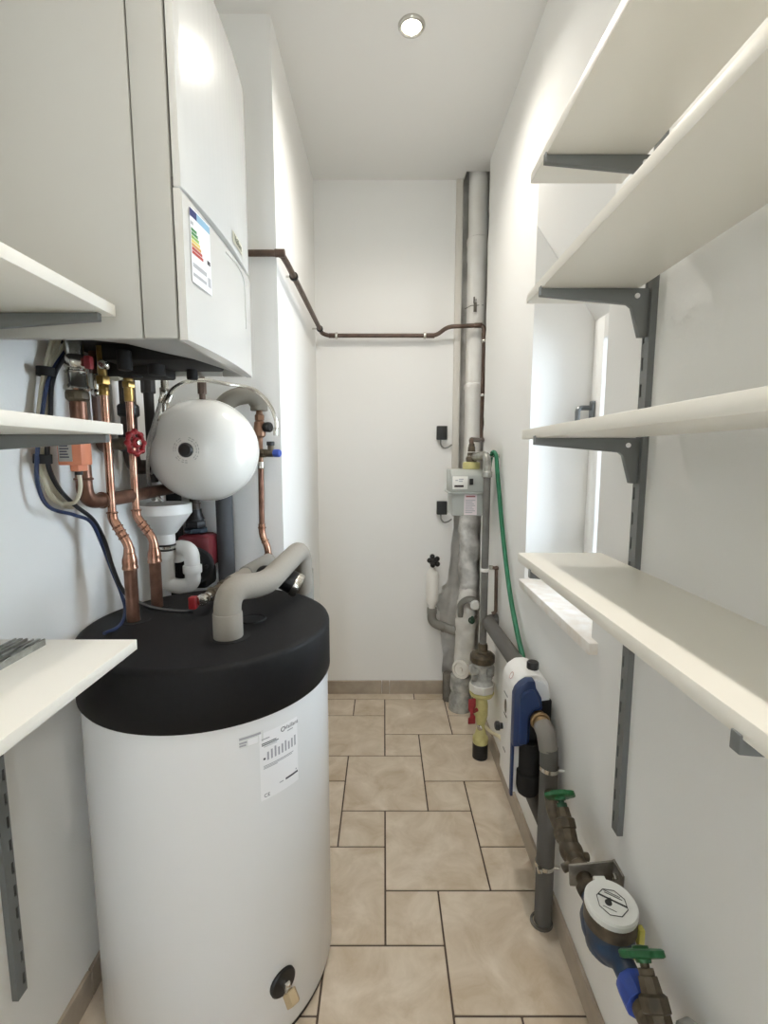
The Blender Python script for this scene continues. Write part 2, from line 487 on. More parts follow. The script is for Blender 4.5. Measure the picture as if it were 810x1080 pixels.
def shelf(x0, x1, y0, y1, z, label):
    m = MB().box((x0, y0, z), (x1, y1, z + .0195), .0012)
    o = obj('shelf', m, MELA, origin=((x0 + x1) / 2, y0, z))
    return tag(o, label, 'shelf', 'white wall shelves')
for z, w in ((1.921, 'highest white shelf on the right wall'), (1.690, 'second white shelf from top on right wall, crossing the window top'),
             (1.413, 'white shelf on right wall at eye level, hiding the window handle end'), (1.147, 'lowest white shelf on right wall, above the window sill, its top visible')):
    shelf(*SH_R, z + .0005, w)
for z, w in ((1.622, 'top white shelf on left wall, in front of the boiler side'), (1.416, 'middle white shelf on left wall, in front of the copper pipes'),
             (1.010, 'bottom white shelf on left wall, beside the tank lid, with rail on it')):
    shelf(-.735, -.473, -.25, .872, z + .0005, w)
# loose slotted rails lying on the bottom left shelf
for k, (x, y1, lb) in enumerate(((-.640, .845, 'loose grey slotted rail lying on the bottom left shelf, nearer the aisle'), (-.675, .848, 'loose grey slotted rail lying on the bottom left shelf, nearer the wall'))):
    m = MB(); z0 = 1.0302
    m.box((x - .012, .10, z0), (x - .009, y1, z0 + .012)); m.box((x + .009, .10, z0), (x + .012, y1, z0 + .012))
    m.box((x - .009, .10, z0), (x + .009, y1, z0 + .003), mi=1)
    y = .12
    while y < y1 - .03:
        m.box((x - .009, y, z0 + .009), (x + .009, y + .026, z0 + .012)); y += .05
    m.box((x - .003, .10, z0 + .009), (x + .003, y1, z0 + .012))
    tag(obj('shelf_rail', m, [GALV, DARKM], origin=(x, .5, z0)), lb, 'shelf rail', 'loose rails on the shelf')
# ================================================================ boiler on the left wall
BY0, BY1, BZ0, BZ1, BX = .90, 1.33, 1.592, 2.30, -.36
bo = thing('boiler', 'large white wall-hung gas boiler on the left wall above the tank', 'boiler', (XL, (BY0 + BY1) / 2, BZ0))
m = MB()
m.box((XL, BY0, BZ0), (-.442, BY0 + .012, BZ1), .002)
m.box((XL, BY1 - .012, BZ0), (-.442, BY1, BZ1), .002)
m.box((XL, BY0 + .01, BZ0 + .055), (-.442, BY1 - .01, BZ1), .002)
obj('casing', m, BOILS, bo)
obj('underside', MB().box((XL, BY0 + .012, BZ0 + .047), (-.387, BY1 - .012, BZ0 + .0545)), BLACKM, bo, label='black plate for the shade inside the open underside')  # cavity darkness put in as a black plate
m = MB().box((-.438, BY0 + .002, BZ0 + .05), (-.379, BY1 - .002, BZ1 - .002))
m.box((-.439, BY0 - .001, BZ0), (-.3775, BY0 + .010, BZ1), .003); m.box((-.439, BY1 - .010, BZ0), (-.3775, BY1 + .001, BZ1), .003); m.box((-.386, BY0 + .009, BZ0), (-.376, BY1 - .009, BZ0 + .06), .002)
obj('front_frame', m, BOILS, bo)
def bulge(y):        # the front is slightly convex
    t = (y - BY0) / (BY1 - BY0) * 2 - 1
    return .013 * (1 - t * t)
def curved_panel(z0, z1, x0, x1, n=18, y0=BY0 + .002, y1=BY1 - .001, top=None):
    poly = [(x0, y0)] + [(x1 + bulge(y0 + (y1 - y0) * k / n), y0 + (y1 - y0) * k / n) for k in range(n + 1)] + [(x0, y1)]
    return MB().prism(poly, z0, z1, 'xy', .0022)
obj('front_door', curved_panel(1.853, BZ1, -.374, BX), BOILW, bo)
def zflap(y):        # upper edge of the flap dips towards the middle
    t = (y - BY0) / (BY1 - BY0) * 2 - 1
    return 1.851 - .012 * (1 - t * t)
fl_ = MB(); n = 18; vs = []; fs = []
for k in range(n + 1):
    y = BY0 + .002 + (BY1 - BY0 - .003) * k / n
    zt = zflap(y)
    for x, z in ((-.374, BZ0 - .002), (BX + bulge(y), BZ0 - .002), (BX + bulge(y) + .001, zt - .010), (BX + bulge(y) - .003, zt), (-.374, zt)):
        vs.append((x, y, z))
for k in range(n):
    for j in range(5): fs.append((k * 5 + j, k * 5 + (j + 1) % 5, k * 5 + 5 + (j + 1) % 5, k * 5 + 5 + j))
fs += [(0, 1, 2, 3, 4), tuple(n * 5 + j for j in (4, 3, 2, 1, 0))]
fl_.add(vs, fs)
flap = obj('front_flap', fl_, BOILW, bo, angle=25)
obj('flap_backing', MB().box((-.376, BY0 + .004, BZ0 + .2), (-.3735, BY1 - .004, 1.87)), GREYM, bo)
# raised frame line on the flap and a grip recess
def fpt(y, z, d=.0012): return V((BX + bulge(y) + d, y, z))
gl = MB()
gl.tube([fpt(1.095, 1.836 - .016), fpt(1.17, 1.826), fpt(1.225, 1.822), fpt(1.248, 1.812), fpt(1.255, 1.78), fpt(1.258, 1.70)], .0016, .01, 6)
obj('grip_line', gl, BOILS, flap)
# energy label
LAB = [mat('label_' + n_, c_, .5) for n_, c_ in (('navy', (40, 52, 110)), ('sky', (140, 178, 204)), ('green', (60, 128, 72)), ('lime', (142, 178, 92)), ('yellow', (222, 206, 120)), ('amber', (206, 158, 90)), ('scarlet', (184, 80, 76)), ('ink', (32, 30, 34)), ('grey', (180, 180, 184)))]
el = MB(); ly0, ly1, lz0, lz1 = .924, 1.006, 1.700, 1.832
def strip(m, ya, yb, za, zb, d, mi, n=5):
    vs, fs = [], []
    for k in range(n + 1):
        y = ya + (yb - ya) * k / n
        vs += [fpt(y, za, d), fpt(y, zb, d)]
    for k in range(n): fs.append((2 * k, 2 * k + 2, 2 * k + 3, 2 * k + 1))
    m.add(vs, fs, mi)
strip(el, ly0, ly1, lz0, lz1, .0022, 0)
strip(el, ly0, ly0 + .026, lz1 - .016, lz1 - .002, .0026, 1); strip(el, ly0 + .026, ly1 - .001, lz1 - .016, lz1 - .002, .0026, 2)
strip(el, ly0 + .002, ly0 + .012, lz1 - .030, lz1 - .024, .0026, 9)
for k in range(7):
    strip(el, ly0 + .003, ly0 + .024 + .0038 * k, lz1 - .041 - .0066 * k, lz1 - .0355 - .0066 * k, .0026, (3, 3, 4, 5, 6, 7, 7)[k])
strip(el, ly1 - .018, ly1 - .004, lz1 - .078, lz1 - .070, .0026, 8)
strip(el, ly0 + .004, ly1 - .022, lz0 + .028, lz0 + .036, .0026, 9); strip(el, ly0 + .004, ly1 - .024, lz0 + .012, lz0 + .018, .0026, 9)
strip(el, ly1 - .018, ly1 - .004, lz0 + .012, lz0 + .030, .0026, 9)
obj('energy_label', el, [PAPER] + LAB, flap, label='energy label with coloured bars')
bd = MB(); strip(bd, 1.150, 1.236, 1.866, 1.891, .002, 0)
lt = text_mb('Vaillant', .022, .0002)
bd.merge(lt.map(lambda p: fpt(1.193 + p.x * .98, 1.8785 + p.y, .0028 + p.z)), 1)
obj('brand_badge', bd, [mat('badge_beige', (196, 194, 176), .4), mat('badge_letters', (96, 98, 84), .5)], bo, label='beige brand badge with dark lettering')
# grey lower trim seen from below
m = MB().prism([(BY0 + .012, -.387), (BY1 - .012, -.387), (BY1 - .02, -.390), (BY1 - .10, -.400), (BY0 + .20, -.428), (BY0 + .13, -.466), (BY0 + .05, -.50), (BY0 + .012, -.56)], BZ0 + .002, BZ0 + .022, 'xy', .002).map(lambda p: V((p.y, p.x, p.z)))
tr = obj('bottom_trim', m, mat('trim_grey', (158, 159, 157), .5), bo)
for k, (px, py) in enumerate(((195, 362), (221, 368), (232, 380), (243, 380), (252, 390))):
    p = at(px, py, z=BZ0 + .005)
    x_ = min(p.x, -.396)
    obj('screw', MB().cyl((x_, p.y, BZ0 + .003), (x_, p.y, BZ0 + .0065), .007 if k == 0 else .004, 12), BLACK, tr)

# ================================================================ hot water tank
TX, TY, TR, LR, LZ0, LZ1 = -.445, 1.18, .295, .302, .826, .96
tk = thing('hot_water_tank', 'tall white cylindrical hot water tank with black lid on the floor at left', 'water tank', (TX, TY, 0))
m = MB().lathe([(TR - .012, .012), (TR - .003, .015), (TR, .022), (TR, .84), (TR - .01, .845)], (TX, TY, 0), segs=96)
obj('tank_shell', m, TANKW, tk)
m = MB().lathe([(TR - .03, .0), (TR - .006, .0), (TR - .006, .016), (TR - .03, .016)], (TX, TY, 0), segs=72)
obj('base_ring', m, BLACK, tk)
m = MB().lathe([(0, LZ0 + .02), (TR, LZ0 + .002), (LR - .004, LZ0), (LR, LZ0 + .006), (LR, LZ1 - .012), (LR - .003, LZ1 - .005), (LR - .009, LZ1 - .001), (LR - .018, LZ1), (0, LZ1)], (TX, TY, 0), segs=96)
lid = obj('lid', m, LID, tk)
pa, pb, pe, pp = at(141, 655, z=LZ1), at(166, 640, z=LZ1), at(241, 672, z=LZ1), at(253, 655, z=LZ1)
for p, r in ((pa, .034), (pb, .030), (pe, .045)):
    obj('pipe_hole', MB().disc(p + V((0.004, .002, .0002)), (0, 0, 1), r, 28, th=.0012), BLACKM, lid)
pq = at(266, 653, z=LZ1)
obj('plug', MB().lathe([(0, .001), (.030, .001), (.0315, .003), (.035, .003), (.036, 0)], pq, segs=28, cap=False), BLACKM, lid, label='round black plug')
def cyl_at(px, py):
    u, v = (px - 405) / FOC, (py - 540) / FOC
    c, s = math.cos(PITCH), math.sin(PITCH)
    d = V((u, c - v * s, -(s + v * c)))
    A = d.x ** 2 + d.y ** 2; B = -(d.x * TX + d.y * TY); Cc = TX ** 2 + TY ** 2 - TR ** 2
    t = (-B - math.sqrt(B * B - A * Cc)) / A
    p = V((0, 0, EYE)) + d * t
    return math.atan2(p.y - TY, p.x - TX), p.z
def wrap(m, phi0, z0):      # lay a flat print (x right, y up) onto the tank shell
    return m.map(lambda p: V((TX + (TR + .0006 + p.z) * math.cos(phi0 + p.x / TR), TY + (TR + .0006 + p.z) * math.sin(phi0 + p.x / TR), z0 + p.y)))
def flat(m, x0, x1, y0, y1, z=0.0, mi=0):
    n = max(1, int((x1 - x0) / .012))
    vs = []; fs = []
    for k in range(n + 1):
        x = x0 + (x1 - x0) * k / n
        vs += [(x, y0, z), (x, y1, z)]
    for k in range(n): fs.append((2 * k, 2 * k + 2, 2 * k + 3, 2 * k + 1))
    m.add(vs, fs, mi)
a0, z_tl = cyl_at(273, 773); a1, _ = cyl_at(313, 757); _, z_bl = cyl_at(274, 847); 
_, z_tr = cyl_at(313, 757); _, z_br = cyl_at(313, 822)
ztop, zbot = (z_tl + z_tr) / 2, (z_bl + z_br) / 2
W_, H_ = (a1 - a0) * TR, ztop - zbot
m = MB(); flat(m, 0, W_, 0, H_)
e_ = .0004
m.merge(text_mb('Vaillant', H_ * .085, .0001, 'LEFT').map(lambda p: V((p.x + W_ * .63, p.y + H_ * .93, p.z + e_))), 1)
m.lathe([(H_ * .026, 0), (H_ * .036, 0), (H_ * .036, e_), (H_ * .026, e_)], (W_ * .58, H_ * .93, e_ / 2), (0, 0, 1), 16, 1, cap=False)
m.merge(text_mb('CE', H_ * .075, .0001, 'LEFT').map(lambda p: V((p.x + W_ * .07, p.y + H_ * .06, p.z + e_))), 1)
for x0, x1, y0, y1, mi in ((.05, .24, .90, .915, 2), (.05, .40, .835, .85, 1), (.05, .46, .81, .825, 1), (.10, .42, .785, .795, 2), (.70, .86, .86, .875, 2), (.62, .98, .135, .165, 1), (.45, .56, .14, .155, 2), (.08, .86, .50, .512, 2), (.08, .82, .48, .49, 2), (.08, .42, .462, .472, 2), (.08, .13, .60, .63, 1)):
    flat(m, W_ * x0, W_ * x1, H_ * y0, H_ * y1, e_, mi)
for k in range(9):
    flat(m, W_ * (.17 + .09 * k), W_ * (.215 + .09 * k), H_ * .58, H_ * (.70 + .02 * (k % 3)), e_, 2)
m.lathe([(0, 0), (H_ * .02, 0)], (W_ * .93, H_ * .20, e_), (0, 0, 1), 3, 2)
obj('type_plate', wrap(m, a0, zbot), [PAPER, PRINT, PRINTL], tk, label='white printed type label')
a2, z2 = cyl_at(252, 780)
m = MB(); flat(m, 0, .052, 0, .026)
flat(m, 0, .046, .019, .024, e_, 1); flat(m, 0, .016, .010, .014, e_, 1); flat(m, 0, .014, .004, .008, e_, 1); flat(m, .018, .040, .002, .016, e_, 2)
obj('sticker', wrap(m, a2, z2 - .022), [mat('sticker_pale', (222, 224, 224), .5), PRINTL, PAPER], tk, label='small pale printed sticker')
a3, z3 = cyl_at(298, 1035)
n3 = V((math.cos(a3), math.sin(a3), 0)); c3 = V((TX, TY, z3)) + n3 * TR
m = MB().lathe([(.033, -.004), (.033, .004), (.030, .007), (.012, .008), (0, .008)], c3, n3, 28, cap=False)
dv = obj('drain_valve', m, BLACK, tk, label='black rosette of the drain valve')
m = MB().cyl(c3 + n3 * .006, c3 + n3 * .030, .0085, 14)
m.cyl(c3 + n3 * .022 + V((0, 0, .016)), c3 + n3 * .022 - V((0, 0, .004)), .0065, 12, .001)
obj('valve_body', m, CHROME, dv)
m = MB().hexnut(c3 + n3 * .026 - V((0, 0, .002)), c3 + n3 * .046 - V((0, 0, .020)), .0165)
obj('valve_cap', m, mat('cap_beige', (176, 156, 124), .45), dv)

# ================================================================ pipes between boiler and tank
def riser(name_label, base, top_x, y, elbow_top_y, elbow_low_y, elbow_bot_y, cat='copper pipe'):
    """copper pipe from the boiler, set off sideways by two bends, thicker below"""
    et, lw, eb = at(*elbow_top_y, y=y).z, at(*elbow_low_y, y=y).z, at(*elbow_bot_y, y=y).z
    t = thing('copper_pipe', name_label, cat, (base.x, y, LZ1 + .001), 'copper pipes from boiler to tank')
    m = MB().tube([(top_x, y, 1.53), (top_x, y, et)], .0095, segs=16)
    obj('upper_pipe', m, COPPER, t)
    m = MB().tube([(top_x, y, et + .012), (top_x, y, et - .006), (base.x, y, lw), (base.x, y, eb)], .0112, .020, 16)
    d = (V((base.x, y, lw)) - V((top_x, y, et - .006))).normalized()
    mid = (V((base.x, y, lw)) + V((top_x, y, et - .006))) / 2
    for q, ax in ((V((top_x, y, et + .010)), (0, 0, 1)), (mid - d * .014, d), (mid + d * .014, d), (V((base.x, y, eb + .012)), (0, 0, 1)), (mid, d)):
        m.torus(q, ax, .0112, .0024, 18, 8)
    obj('offset_bend', m, COPPER, t)
    m = MB().lathe([(.0112, .026), (.0125, .022), (.0128, .012), (.0172, -.004), (.0178, -.012), (.0172, -.020), (.0185, -.024), (.0185, -.029), (.0165, -.030)], (base.x, y, eb), (0, 0, 1), 22)
    obj('reducer', m, COPPER, t)
    obj('lower_pipe', MB().cyl((base.x, y, eb - .028), (base.x, y, LZ1 + .001), .0155, 22), COPPERD, t)
    return t, et
tA, _ = riser('copper pipe nearer the camera, from boiler into the left of the black lid', pa, -.674, pa.y, (118, 545), (139, 575), (139, 588))
m = MB().hexnut((-.674, pa.y, 1.548), (-.674, pa.y, 1.568), .016)
m.cyl((-.674, pa.y, 1.522), (-.674, pa.y, 1.548), .0118, 18, .002); m.cyl((-.674, pa.y, 1.568), (-.674, pa.y, 1.592 + .045), .0105, 16)
m.torus((-.674, pa.y, 1.534), (0, 0, 1), .012, .0018, 18, 8)
obj('union', m, BRASS, tA)
m = MB().ball((-.660, pa.y - .016, 1.592), .013); m.cyl((-.664, pa.y, 1.592), (-.657, pa.y - .03, 1.592), .008, 12)
obj('bleed_fitting', m, CHROME, tA)
tB, _ = riser('copper pipe behind, with a red handwheel beside it, from boiler into lid', pb, -.674, pb.y, (142, 542), (163, 569), (163, 582))
m = MB().cyl((-.674, pb.y, 1.520), (-.674, pb.y, 1.592 + .045), .0122, 18, .002); m.hexnut((-.674, pb.y, 1.556), (-.674, pb.y, 1.572), .0165)
obj('union', m, BRASS, tB)
q = at(122, 394, y=pb.y - .02)
m = MB().lathe([(.008, -.014), (.017, -.012), (.019, 0), (.017, .012), (.010, .014)], q, (1, 0, 0), 8)
obj('cap', m, mat('cap_ivory', (196, 192, 172), .5), tB, label='ivory octagonal cap')

# big pipe with the shut-off valve at the wall
bx_, by_ = -.696, 1.10
t = thing('supply_pipe', 'thick brown copper pipe with silver valve at top, by the left wall', 'pipe', (bx_, by_, 1.30))
zc_ = at(82, 400, y=by_).z
m = MB().lathe([(.022, zc_ + .012), (.0235, zc_ - .012), (.0265, zc_ - .016), (.027, zc_ - .022), (.0235, zc_ - .026)], (bx_, by_, 0), segs=22)
m.cyl((bx_, by_, zc_ + .01), (bx_, by_, 1.64), .019, 18); m.ball((bx_, by_, zc_ + .038), .025, (1, 1, .95))
m.torus((bx_, by_, zc_ + .016), (0, 0, 1), .021, .0025, 20, 8)
obj('valve', m, CHROME, t)
m = MB().box((bx_ + .026, by_ - .012, zc_ + .022), (bx_ + .041, by_ + .004, zc_ + .050), .003); m.cyl((bx_, by_, zc_ + .034), (bx_ + .028, by_, zc_ + .034), .006, 10)
obj('lever', m, REDD, t, label='red valve lever')
m = MB().lathe([(.0215, zc_ - .026), (.0235, zc_ - .030), (.0235, zc_ - .044), (.0185, zc_ - .050)], (bx_, by_, 0), segs=10)
obj('nut', m, BRASSD, t)
ze = at(90, 530, y=by_).z
m = MB().tube([(bx_, by_, zc_ - .046), (bx_, by_, ze), (bx_ + .012, by_ + .12, ze), (bx_ + .012, by_ + .47, ze + .004)], .0175, .040, 20)
m.torus((bx_, by_, ze + .055), (0, 0, 1), .0178, .003, 20, 8); m.torus((bx_ + .006, by_ + .055, ze), (.1, 1, 0), .0178, .003, 20, 8)
obj('pipe', m, COPPERD, t)
# orange actuator clipped on that pipe
ap = at(78, 476, y=1.045)
t = thing('valve_actuator', 'orange plastic actuator with grey label clipped to the thick wall pipe', 'actuator', (ap.x, 1.045, ap.z - .05))
m = MB().box((ap.x - .031, 1.035, ap.z - .030), (ap.x + .022, 1.074, ap.z + .042), .003); m.box((ap.x - .009, 1.040, ap.z - .044), (ap.x + .010, 1.075, ap.z - .028), .003)
obj('housing', m, ORANGE, t)
m = MB().box((ap.x - .027, 1.0336, ap.z - .022), (ap.x + .002, 1.0352, ap.z + .020), mi=0)
for k in range(5): m.box((ap.x - .024, 1.0330, ap.z - .014 + .006 * k), (ap.x - .004 - .002 * (k % 3), 1.0337, ap.z - .011 + .006 * k), mi=1)
obj('label_plate', m, [mat('plate_grey', (176, 174, 170), .4), PRINT], t, label='grey printed label')
m = MB().tube(spline([(ap.x, 1.056, ap.z - .042), (ap.x + .001, 1.056, ap.z - .08), (ap.x - .016, 1.062, ap.z - .112), (ap.x - .045, 1.068, ap.z - .118)]), .0045, segs=8)
obj('lead', m, CABB, t); obj('gland', MB().cyl((ap.x, 1.056, ap.z - .052), (ap.x, 1.056, ap.z - .040), .008, 12), BLACK, t)

# cables down the wall
def cable(pts, r, mt, label, group='cables beside the boiler pipes'):
    P = [at(px, py, x=X) if not isinstance(px, tuple) else V(px) for px, py, X in pts]
    m = MB().tube(spline(P, 7), r, segs=8)
    return tag(obj('cable', m, mt, origin=P[0]), label, 'cable', group)
cable([(56, 357, -.735), (47, 394, -.735), (41, 440, -.737), (42, 484, -.737), (52, 520, -.738), (66, 532, -.738), (76, 535, -.745)], .0055, CABB, 'outermost beige cable on the left wall, left edge of the tied bundle')
cable([(62, 357, -.728), (51, 394, -.731), (46, 440, -.733), (46, 484, -.733), (56, 515, -.735), (70, 530, -.737), (80, 533, -.745)], .0055, CABB, 'middle beige cable in the tied bundle on the left wall')
cable([(72, 357, -.718), (54, 394, -.727), (50, 440, -.729), (49, 484, -.729), (62, 515, -.731), (78, 534, -.738)], .0052, CABB, 'beige cable in the tied bundle, slanting in from the right at the top')
cable([(78, 358, -.705), (53, 396, -.722), (44, 440, -.725), (39, 484, -.727), (40, 512, -.727), (52, 535, -.72), (78, 543, -.715), (96, 551, -.70), (108, 575, -.70), (118, 602, -.69), (128, 626, -.675), (132, 645, -.665), (126, 660, -.655), (110, 668, -.65)], .0042, CABN, 'navy cable from the bundle, hanging loose and ending on the left of the lid')
cable([(82, 358, -.695), (57, 396, -.716), (53, 440, -.72), (50, 484, -.722), (60, 512, -.722), (78, 532, -.715), (98, 548, -.70), (110, 570, -.695), (118, 596, -.685), (128, 620, -.672), (140, 632, -.64), (158, 640, -.60), (180, 644, -.555), (204, 645, -.505)], .005, CABK, 'black cable sagging from the bundle across the tank lid to the brass valve')
for (px, py), lb in (((48, 392), 'upper black tape band round the cable bundle'), ((45, 484), 'lower black tape band round the cable bundle')):
    p = at(px, py, x=-.728)
    m = MB().lathe([(.0165, -.010), (.0175, -.009), (.0175, .009), (.0165, .010), (.0140, .010), (.0140, -.010), (.0165, -.010)], p, (.05, 0, 1), 24, cap=False)
    tag(obj('cable_tie', m, BLACKM, origin=p), lb, 'cable tie', 'black bands on the cable bundle')

# dark pipes behind, with the red handwheel valve
hy = 1.345
t = thing('heating_pipe', 'dark vertical heating pipe behind the copper pipes, with red handwheel', 'pipe', (-.712, hy, 1.34))
m = MB().tube([(-.712, hy, 1.64), (-.712, hy, 1.345), (-.725, 1.60, 1.345)], .021, .05, 18)
obj('pipe', m, mat('brown_black_pipe', (58, 46, 40), .5), t)
obj('union', MB().lathe([(.024, 1.52), (.028, 1.515), (.028, 1.49), (.022, 1.485)], (-.712, hy, 0), segs=14), BLACK, t)
obj('union', MB().lathe([(.024, 1.44), (.03, 1.435), (.03, 1.395), (.024, 1.39)], (-.712, hy, 0), segs=14), BLACK, t)
wc = at(143, 467, y=1.235)
ax = V((.97, -.22, .05)).normalized()
m = MB().cyl(wc - ax * .005, wc - ax * .085, .009, 14); m.cyl(wc - ax * .03, wc - ax * .075, .016, 14, .003)
obj('valve_stem', m, BRASSD, t)
m = MB().torus(wc, ax, .027, .0058, 32, 10)
u_, w_, _ = frame(ax)
for k in range(8):
    a = 2 * PI * k / 8
    m.ball(wc + (u_ * math.cos(a) + w_ * math.sin(a)) * .0285, .0082, segs=10)
for k in range(4):
    a = 2 * PI * k / 4 + .3
    m.tube([wc, wc + (u_ * math.cos(a) + w_ * math.sin(a)) * .028], .0042, segs=8)
m.lathe([(.013, -.006), (.015, .003), (.012, .008)], wc, ax, 18)
hw = obj('handwheel', m, RED, t, label='red handwheel')
obj('hub_nut', MB().hexnut(wc + ax * .007, wc + ax * .013, .008), CHROME, hw)

t = thing('return_pipe', 'slim dark pipe with silver joint between the two copper pipes', 'pipe', (-.735, 1.235, 1.39))
obj('pipe', MB().tube([(-.735, 1.235, 1.64), (-.735, 1.235, 1.40), (-.745, 1.30, 1.39)], .010, .03, 14), mat('brown_pipe_dark', (92, 66, 54), .45), t)
m = MB().cyl((-.735, 1.235, 1.545), (-.735, 1.235, 1.585), .0125, 12, .002); m.ball((-.728, 1.224, 1.536), .010)
obj('joint', m, CHROME, t)

# stainless connection pipe and flexible hoses
fx = at(174, 416, y=1.44)
t = thing('connection_pipe', 'short silver connection tube under the boiler left of the white vessel', 'pipe', (fx.x, fx.y, 1.47))
m = MB().cyl((fx.x, fx.y, 1.50), (fx.x, fx.y, 1.64), .011, 18); m.hexnut((fx.x, fx.y, 1.555), (fx.x, fx.y, 1.578), .017); m.hexnut((fx.x, fx.y, 1.533), (fx.x, fx.y, 1.548), .0165)
obj('tube', m, CHROME, t)
obj('insulated_lower_end', MB().cyl((fx.x, fx.y, 1.505), (fx.x - .03, fx.y + .15, 1.44), .0105, 14), BLACK, t)
def hose(P, r, label, mt=STEELB, name='steel_hose', ends=True):
    t = thing(name, label, 'hose', P[0], 'braided steel hoses')
    obj('braid', MB().tube(spline(P, 8), r, segs=10), mt, t)
    if ends:
        for a, b in ((P[0], P[1]), (P[-1], P[-2])):
            d = (V(b) - V(a)).normalized()
            obj('ferrule', MB().cyl(V(a) - d * .004, V(a) + d * .022, r * 1.35, 12, .001), CHROME, t)
    return t
hose([at(172, 416, y=1.30), at(165, 438, y=1.31), at(158, 466, y=1.33), at(156, 500, y=1.36), at(162, 526, y=1.46)], .0052, 'steel braided hose hanging left of the white vessel into the funnel')
hose([at(168, 436, y=1.34), at(162, 462, y=1.36), at(161, 495, y=1.40), at(157, 512, y=1.44), at(170, 528, y=1.46)], .0042, 'thinner braided hose beside the first one, ending in the funnel', STEELB)
hose([at(176, 424, y=1.30), at(182, 411, y=1.31), at(196, 403, y=1.34), at(214, 401, y=1.40), at(240, 405, y=1.50), at(266, 410, y=1.56), at(283, 425, y=1.59), at(291, 443, y=1.60), at(291, 458, y=1.60)], .0062, 'bright steel hose arching over the white vessel to the safety valve', CHROME)
# dark stub pipes hidden under the boiler
for k, (x, y, r, lb) in enumerate(((-.69, 1.42, .014, 'dark vertical pipe stub beneath the boiler, left of the braided hoses'), (-.54, 1.44, .009, 'thin brown vertical pipe just above the white vessel'))):
    m = MB().cyl((x, y, 1.30), (x, y, 1.62), r, 16); m.cyl((x, y, 1.56), (x, y, 1.60), r * 1.5, 8, .002)
    tag(obj('stub_pipe', m, (mat('stub_dark', (36, 32, 30), .5), BROWN)[k], origin=(x, y, 1.3)), lb, 'pipe')
m = MB().box((-.66, 1.14, 1.600), (-.425, 1.30, 1.6385), .006)
for x, y, r in ((-.60, 1.13, .016), (-.56, 1.20, .020), (-.50, 1.27, .014), (-.63, 1.24, .014)):
    m.cyl((x, y, 1.575), (x, y, 1.62), r, 12, .003)
m.box((-.72, 1.215, 1.580), (-.56, 1.315, 1.630), .006)
tag(obj('connection_block', m, BLACKM, origin=(-.55, 1.19, 1.575)), 'black block of connections under the open boiler bottom', 'pipe fitting')

# ================================================================ expansion vessel
vc = V((-.551, 1.468, 1.394))
t = thing('expansion_vessel', 'round white expansion vessel with black centre cap, above the tank', 'expansion vessel', vc - V((0, 0, .156)))
A_, B_ = .157, .138
prof = []
for k in range(25):
    a = -PI / 2 + PI * k / 24
    prof.append((A_ * max(math.cos(a), 0) ** .86 if 0 < k < 24 else 0, B_ * math.sin(a)))
oval = lambda p: V((vc.x + (p.x - vc.x) * 1.045, p.y, vc.z + (p.z - vc.z) * .985))
m = MB().lathe(prof, vc, (0, -1, 0), 64).map(oval)
obj('shell', m, mat('vessel_white', (240, 239, 234), .2, coat=.4), t)
obj('seam_ring', MB().torus(vc, (0, -1, 0), A_ - .0005, .0018, 64, 8).map(oval), mat('vessel_seam', (232, 231, 226), .3), t)
m = MB().lathe([(.0205, -.006), (.0205, .004), (.016, .010), (0, .011)], vc - V((0, B_, 0)), (0, -1, 0), 24, cap=False)
obj('valve_cap', m, BLACK, t, label='black centre cap')
m = MB()
for k in range(22):           # ring of small print round the cap
    if k in (5, 6, 12, 17, 18): continue
    a = 2 * PI * k / 22
    for R in (.028, .034):
        a2_ = a + .2 * (1 if (k * 7 + int(R * 1000)) % 3 else .55)
        vs = []
        for aa in (a, (a + a2_) / 2, a2_):
            for rr in (R, R + .0024):
                kk = (1 - (rr / A_) ** (1 / .86)); s_ = math.sqrt(max(0, 1 - (rr / A_) ** (2 / .86)))
                vs.append(vc + V((rr * math.cos(aa), -B_ * s_ - .0008, rr * math.sin(aa))))
        m.add(vs, [(0, 2, 3, 1), (2, 4, 5, 3)])
obj('print_ring', m, mat('vessel_print', (188, 188, 184), .5), t)
m = MB().cyl(vc + V((0, B_ - .01, 0)), vc + V((0, PY - vc.y, 0)), .012, 14)
obj('wall_stub', m, BRASSD, t)

# safety group on the chimney face, right of the vessel
gx, gy = -.428, 1.655
zt_, zb_ = at(277, 428, y=gy).z, at(274, 556, y=gy).z
t = thing('safety_valve', 'brass safety valve with black knob and blue cap right of the white vessel', 'valve', (gx, gy, zb_))
m = MB().lathe([(.011, .0), (.016, .003), (.016, .020), (.012, .024), (.010, .04)], (gx, gy, zt_ - .052), (0, 0, 1), 8)
m.lathe([(.013, 0), (.019, .006), (.021, .03), (.018, .052), (.012, .058)], (gx, gy, zt_ - .108), (0, 0, 1), 18)
m.cyl((gx, gy, zt_ - .20), (gx, gy, zt_ - .10), .0095, 14)
obj('body', m, mat('red_brass', (140, 108, 88), .4, .7), t)
pk = at(283, 456, y=gy - .03)
m = MB().lathe([(.015, -.012), (.0165, -.01), (.018, .008), (.015, .013)], V((gx + .030, gy - .012, zt_ - .073)), (1, -.35, 0), 10)
obj('knob', m, BLACK, t, label='black knob'); obj('knob_stem', MB().cyl((gx, gy, zt_ - .073), V((gx + .03, gy - .012, zt_ - .073)), .011, 14), mat('red_brass_b', (140, 108, 88), .4, .7), t)
zq = at(288, 478, y=gy - .02).z
m = MB().hexnut((gx - .002, gy - .008, zq), (gx + .020, gy - .014, zq), .0165); m.cyl((gx + .018, gy - .014, zq), (gx + .052, gy - .024, zq), .013, 16, .002)
m.cyl((gx + .041, gy - .021, zq), (gx + .041, gy - .021, zq + .028), .0105, 14, .001)
obj('side_branch', m, BRASSD, t)
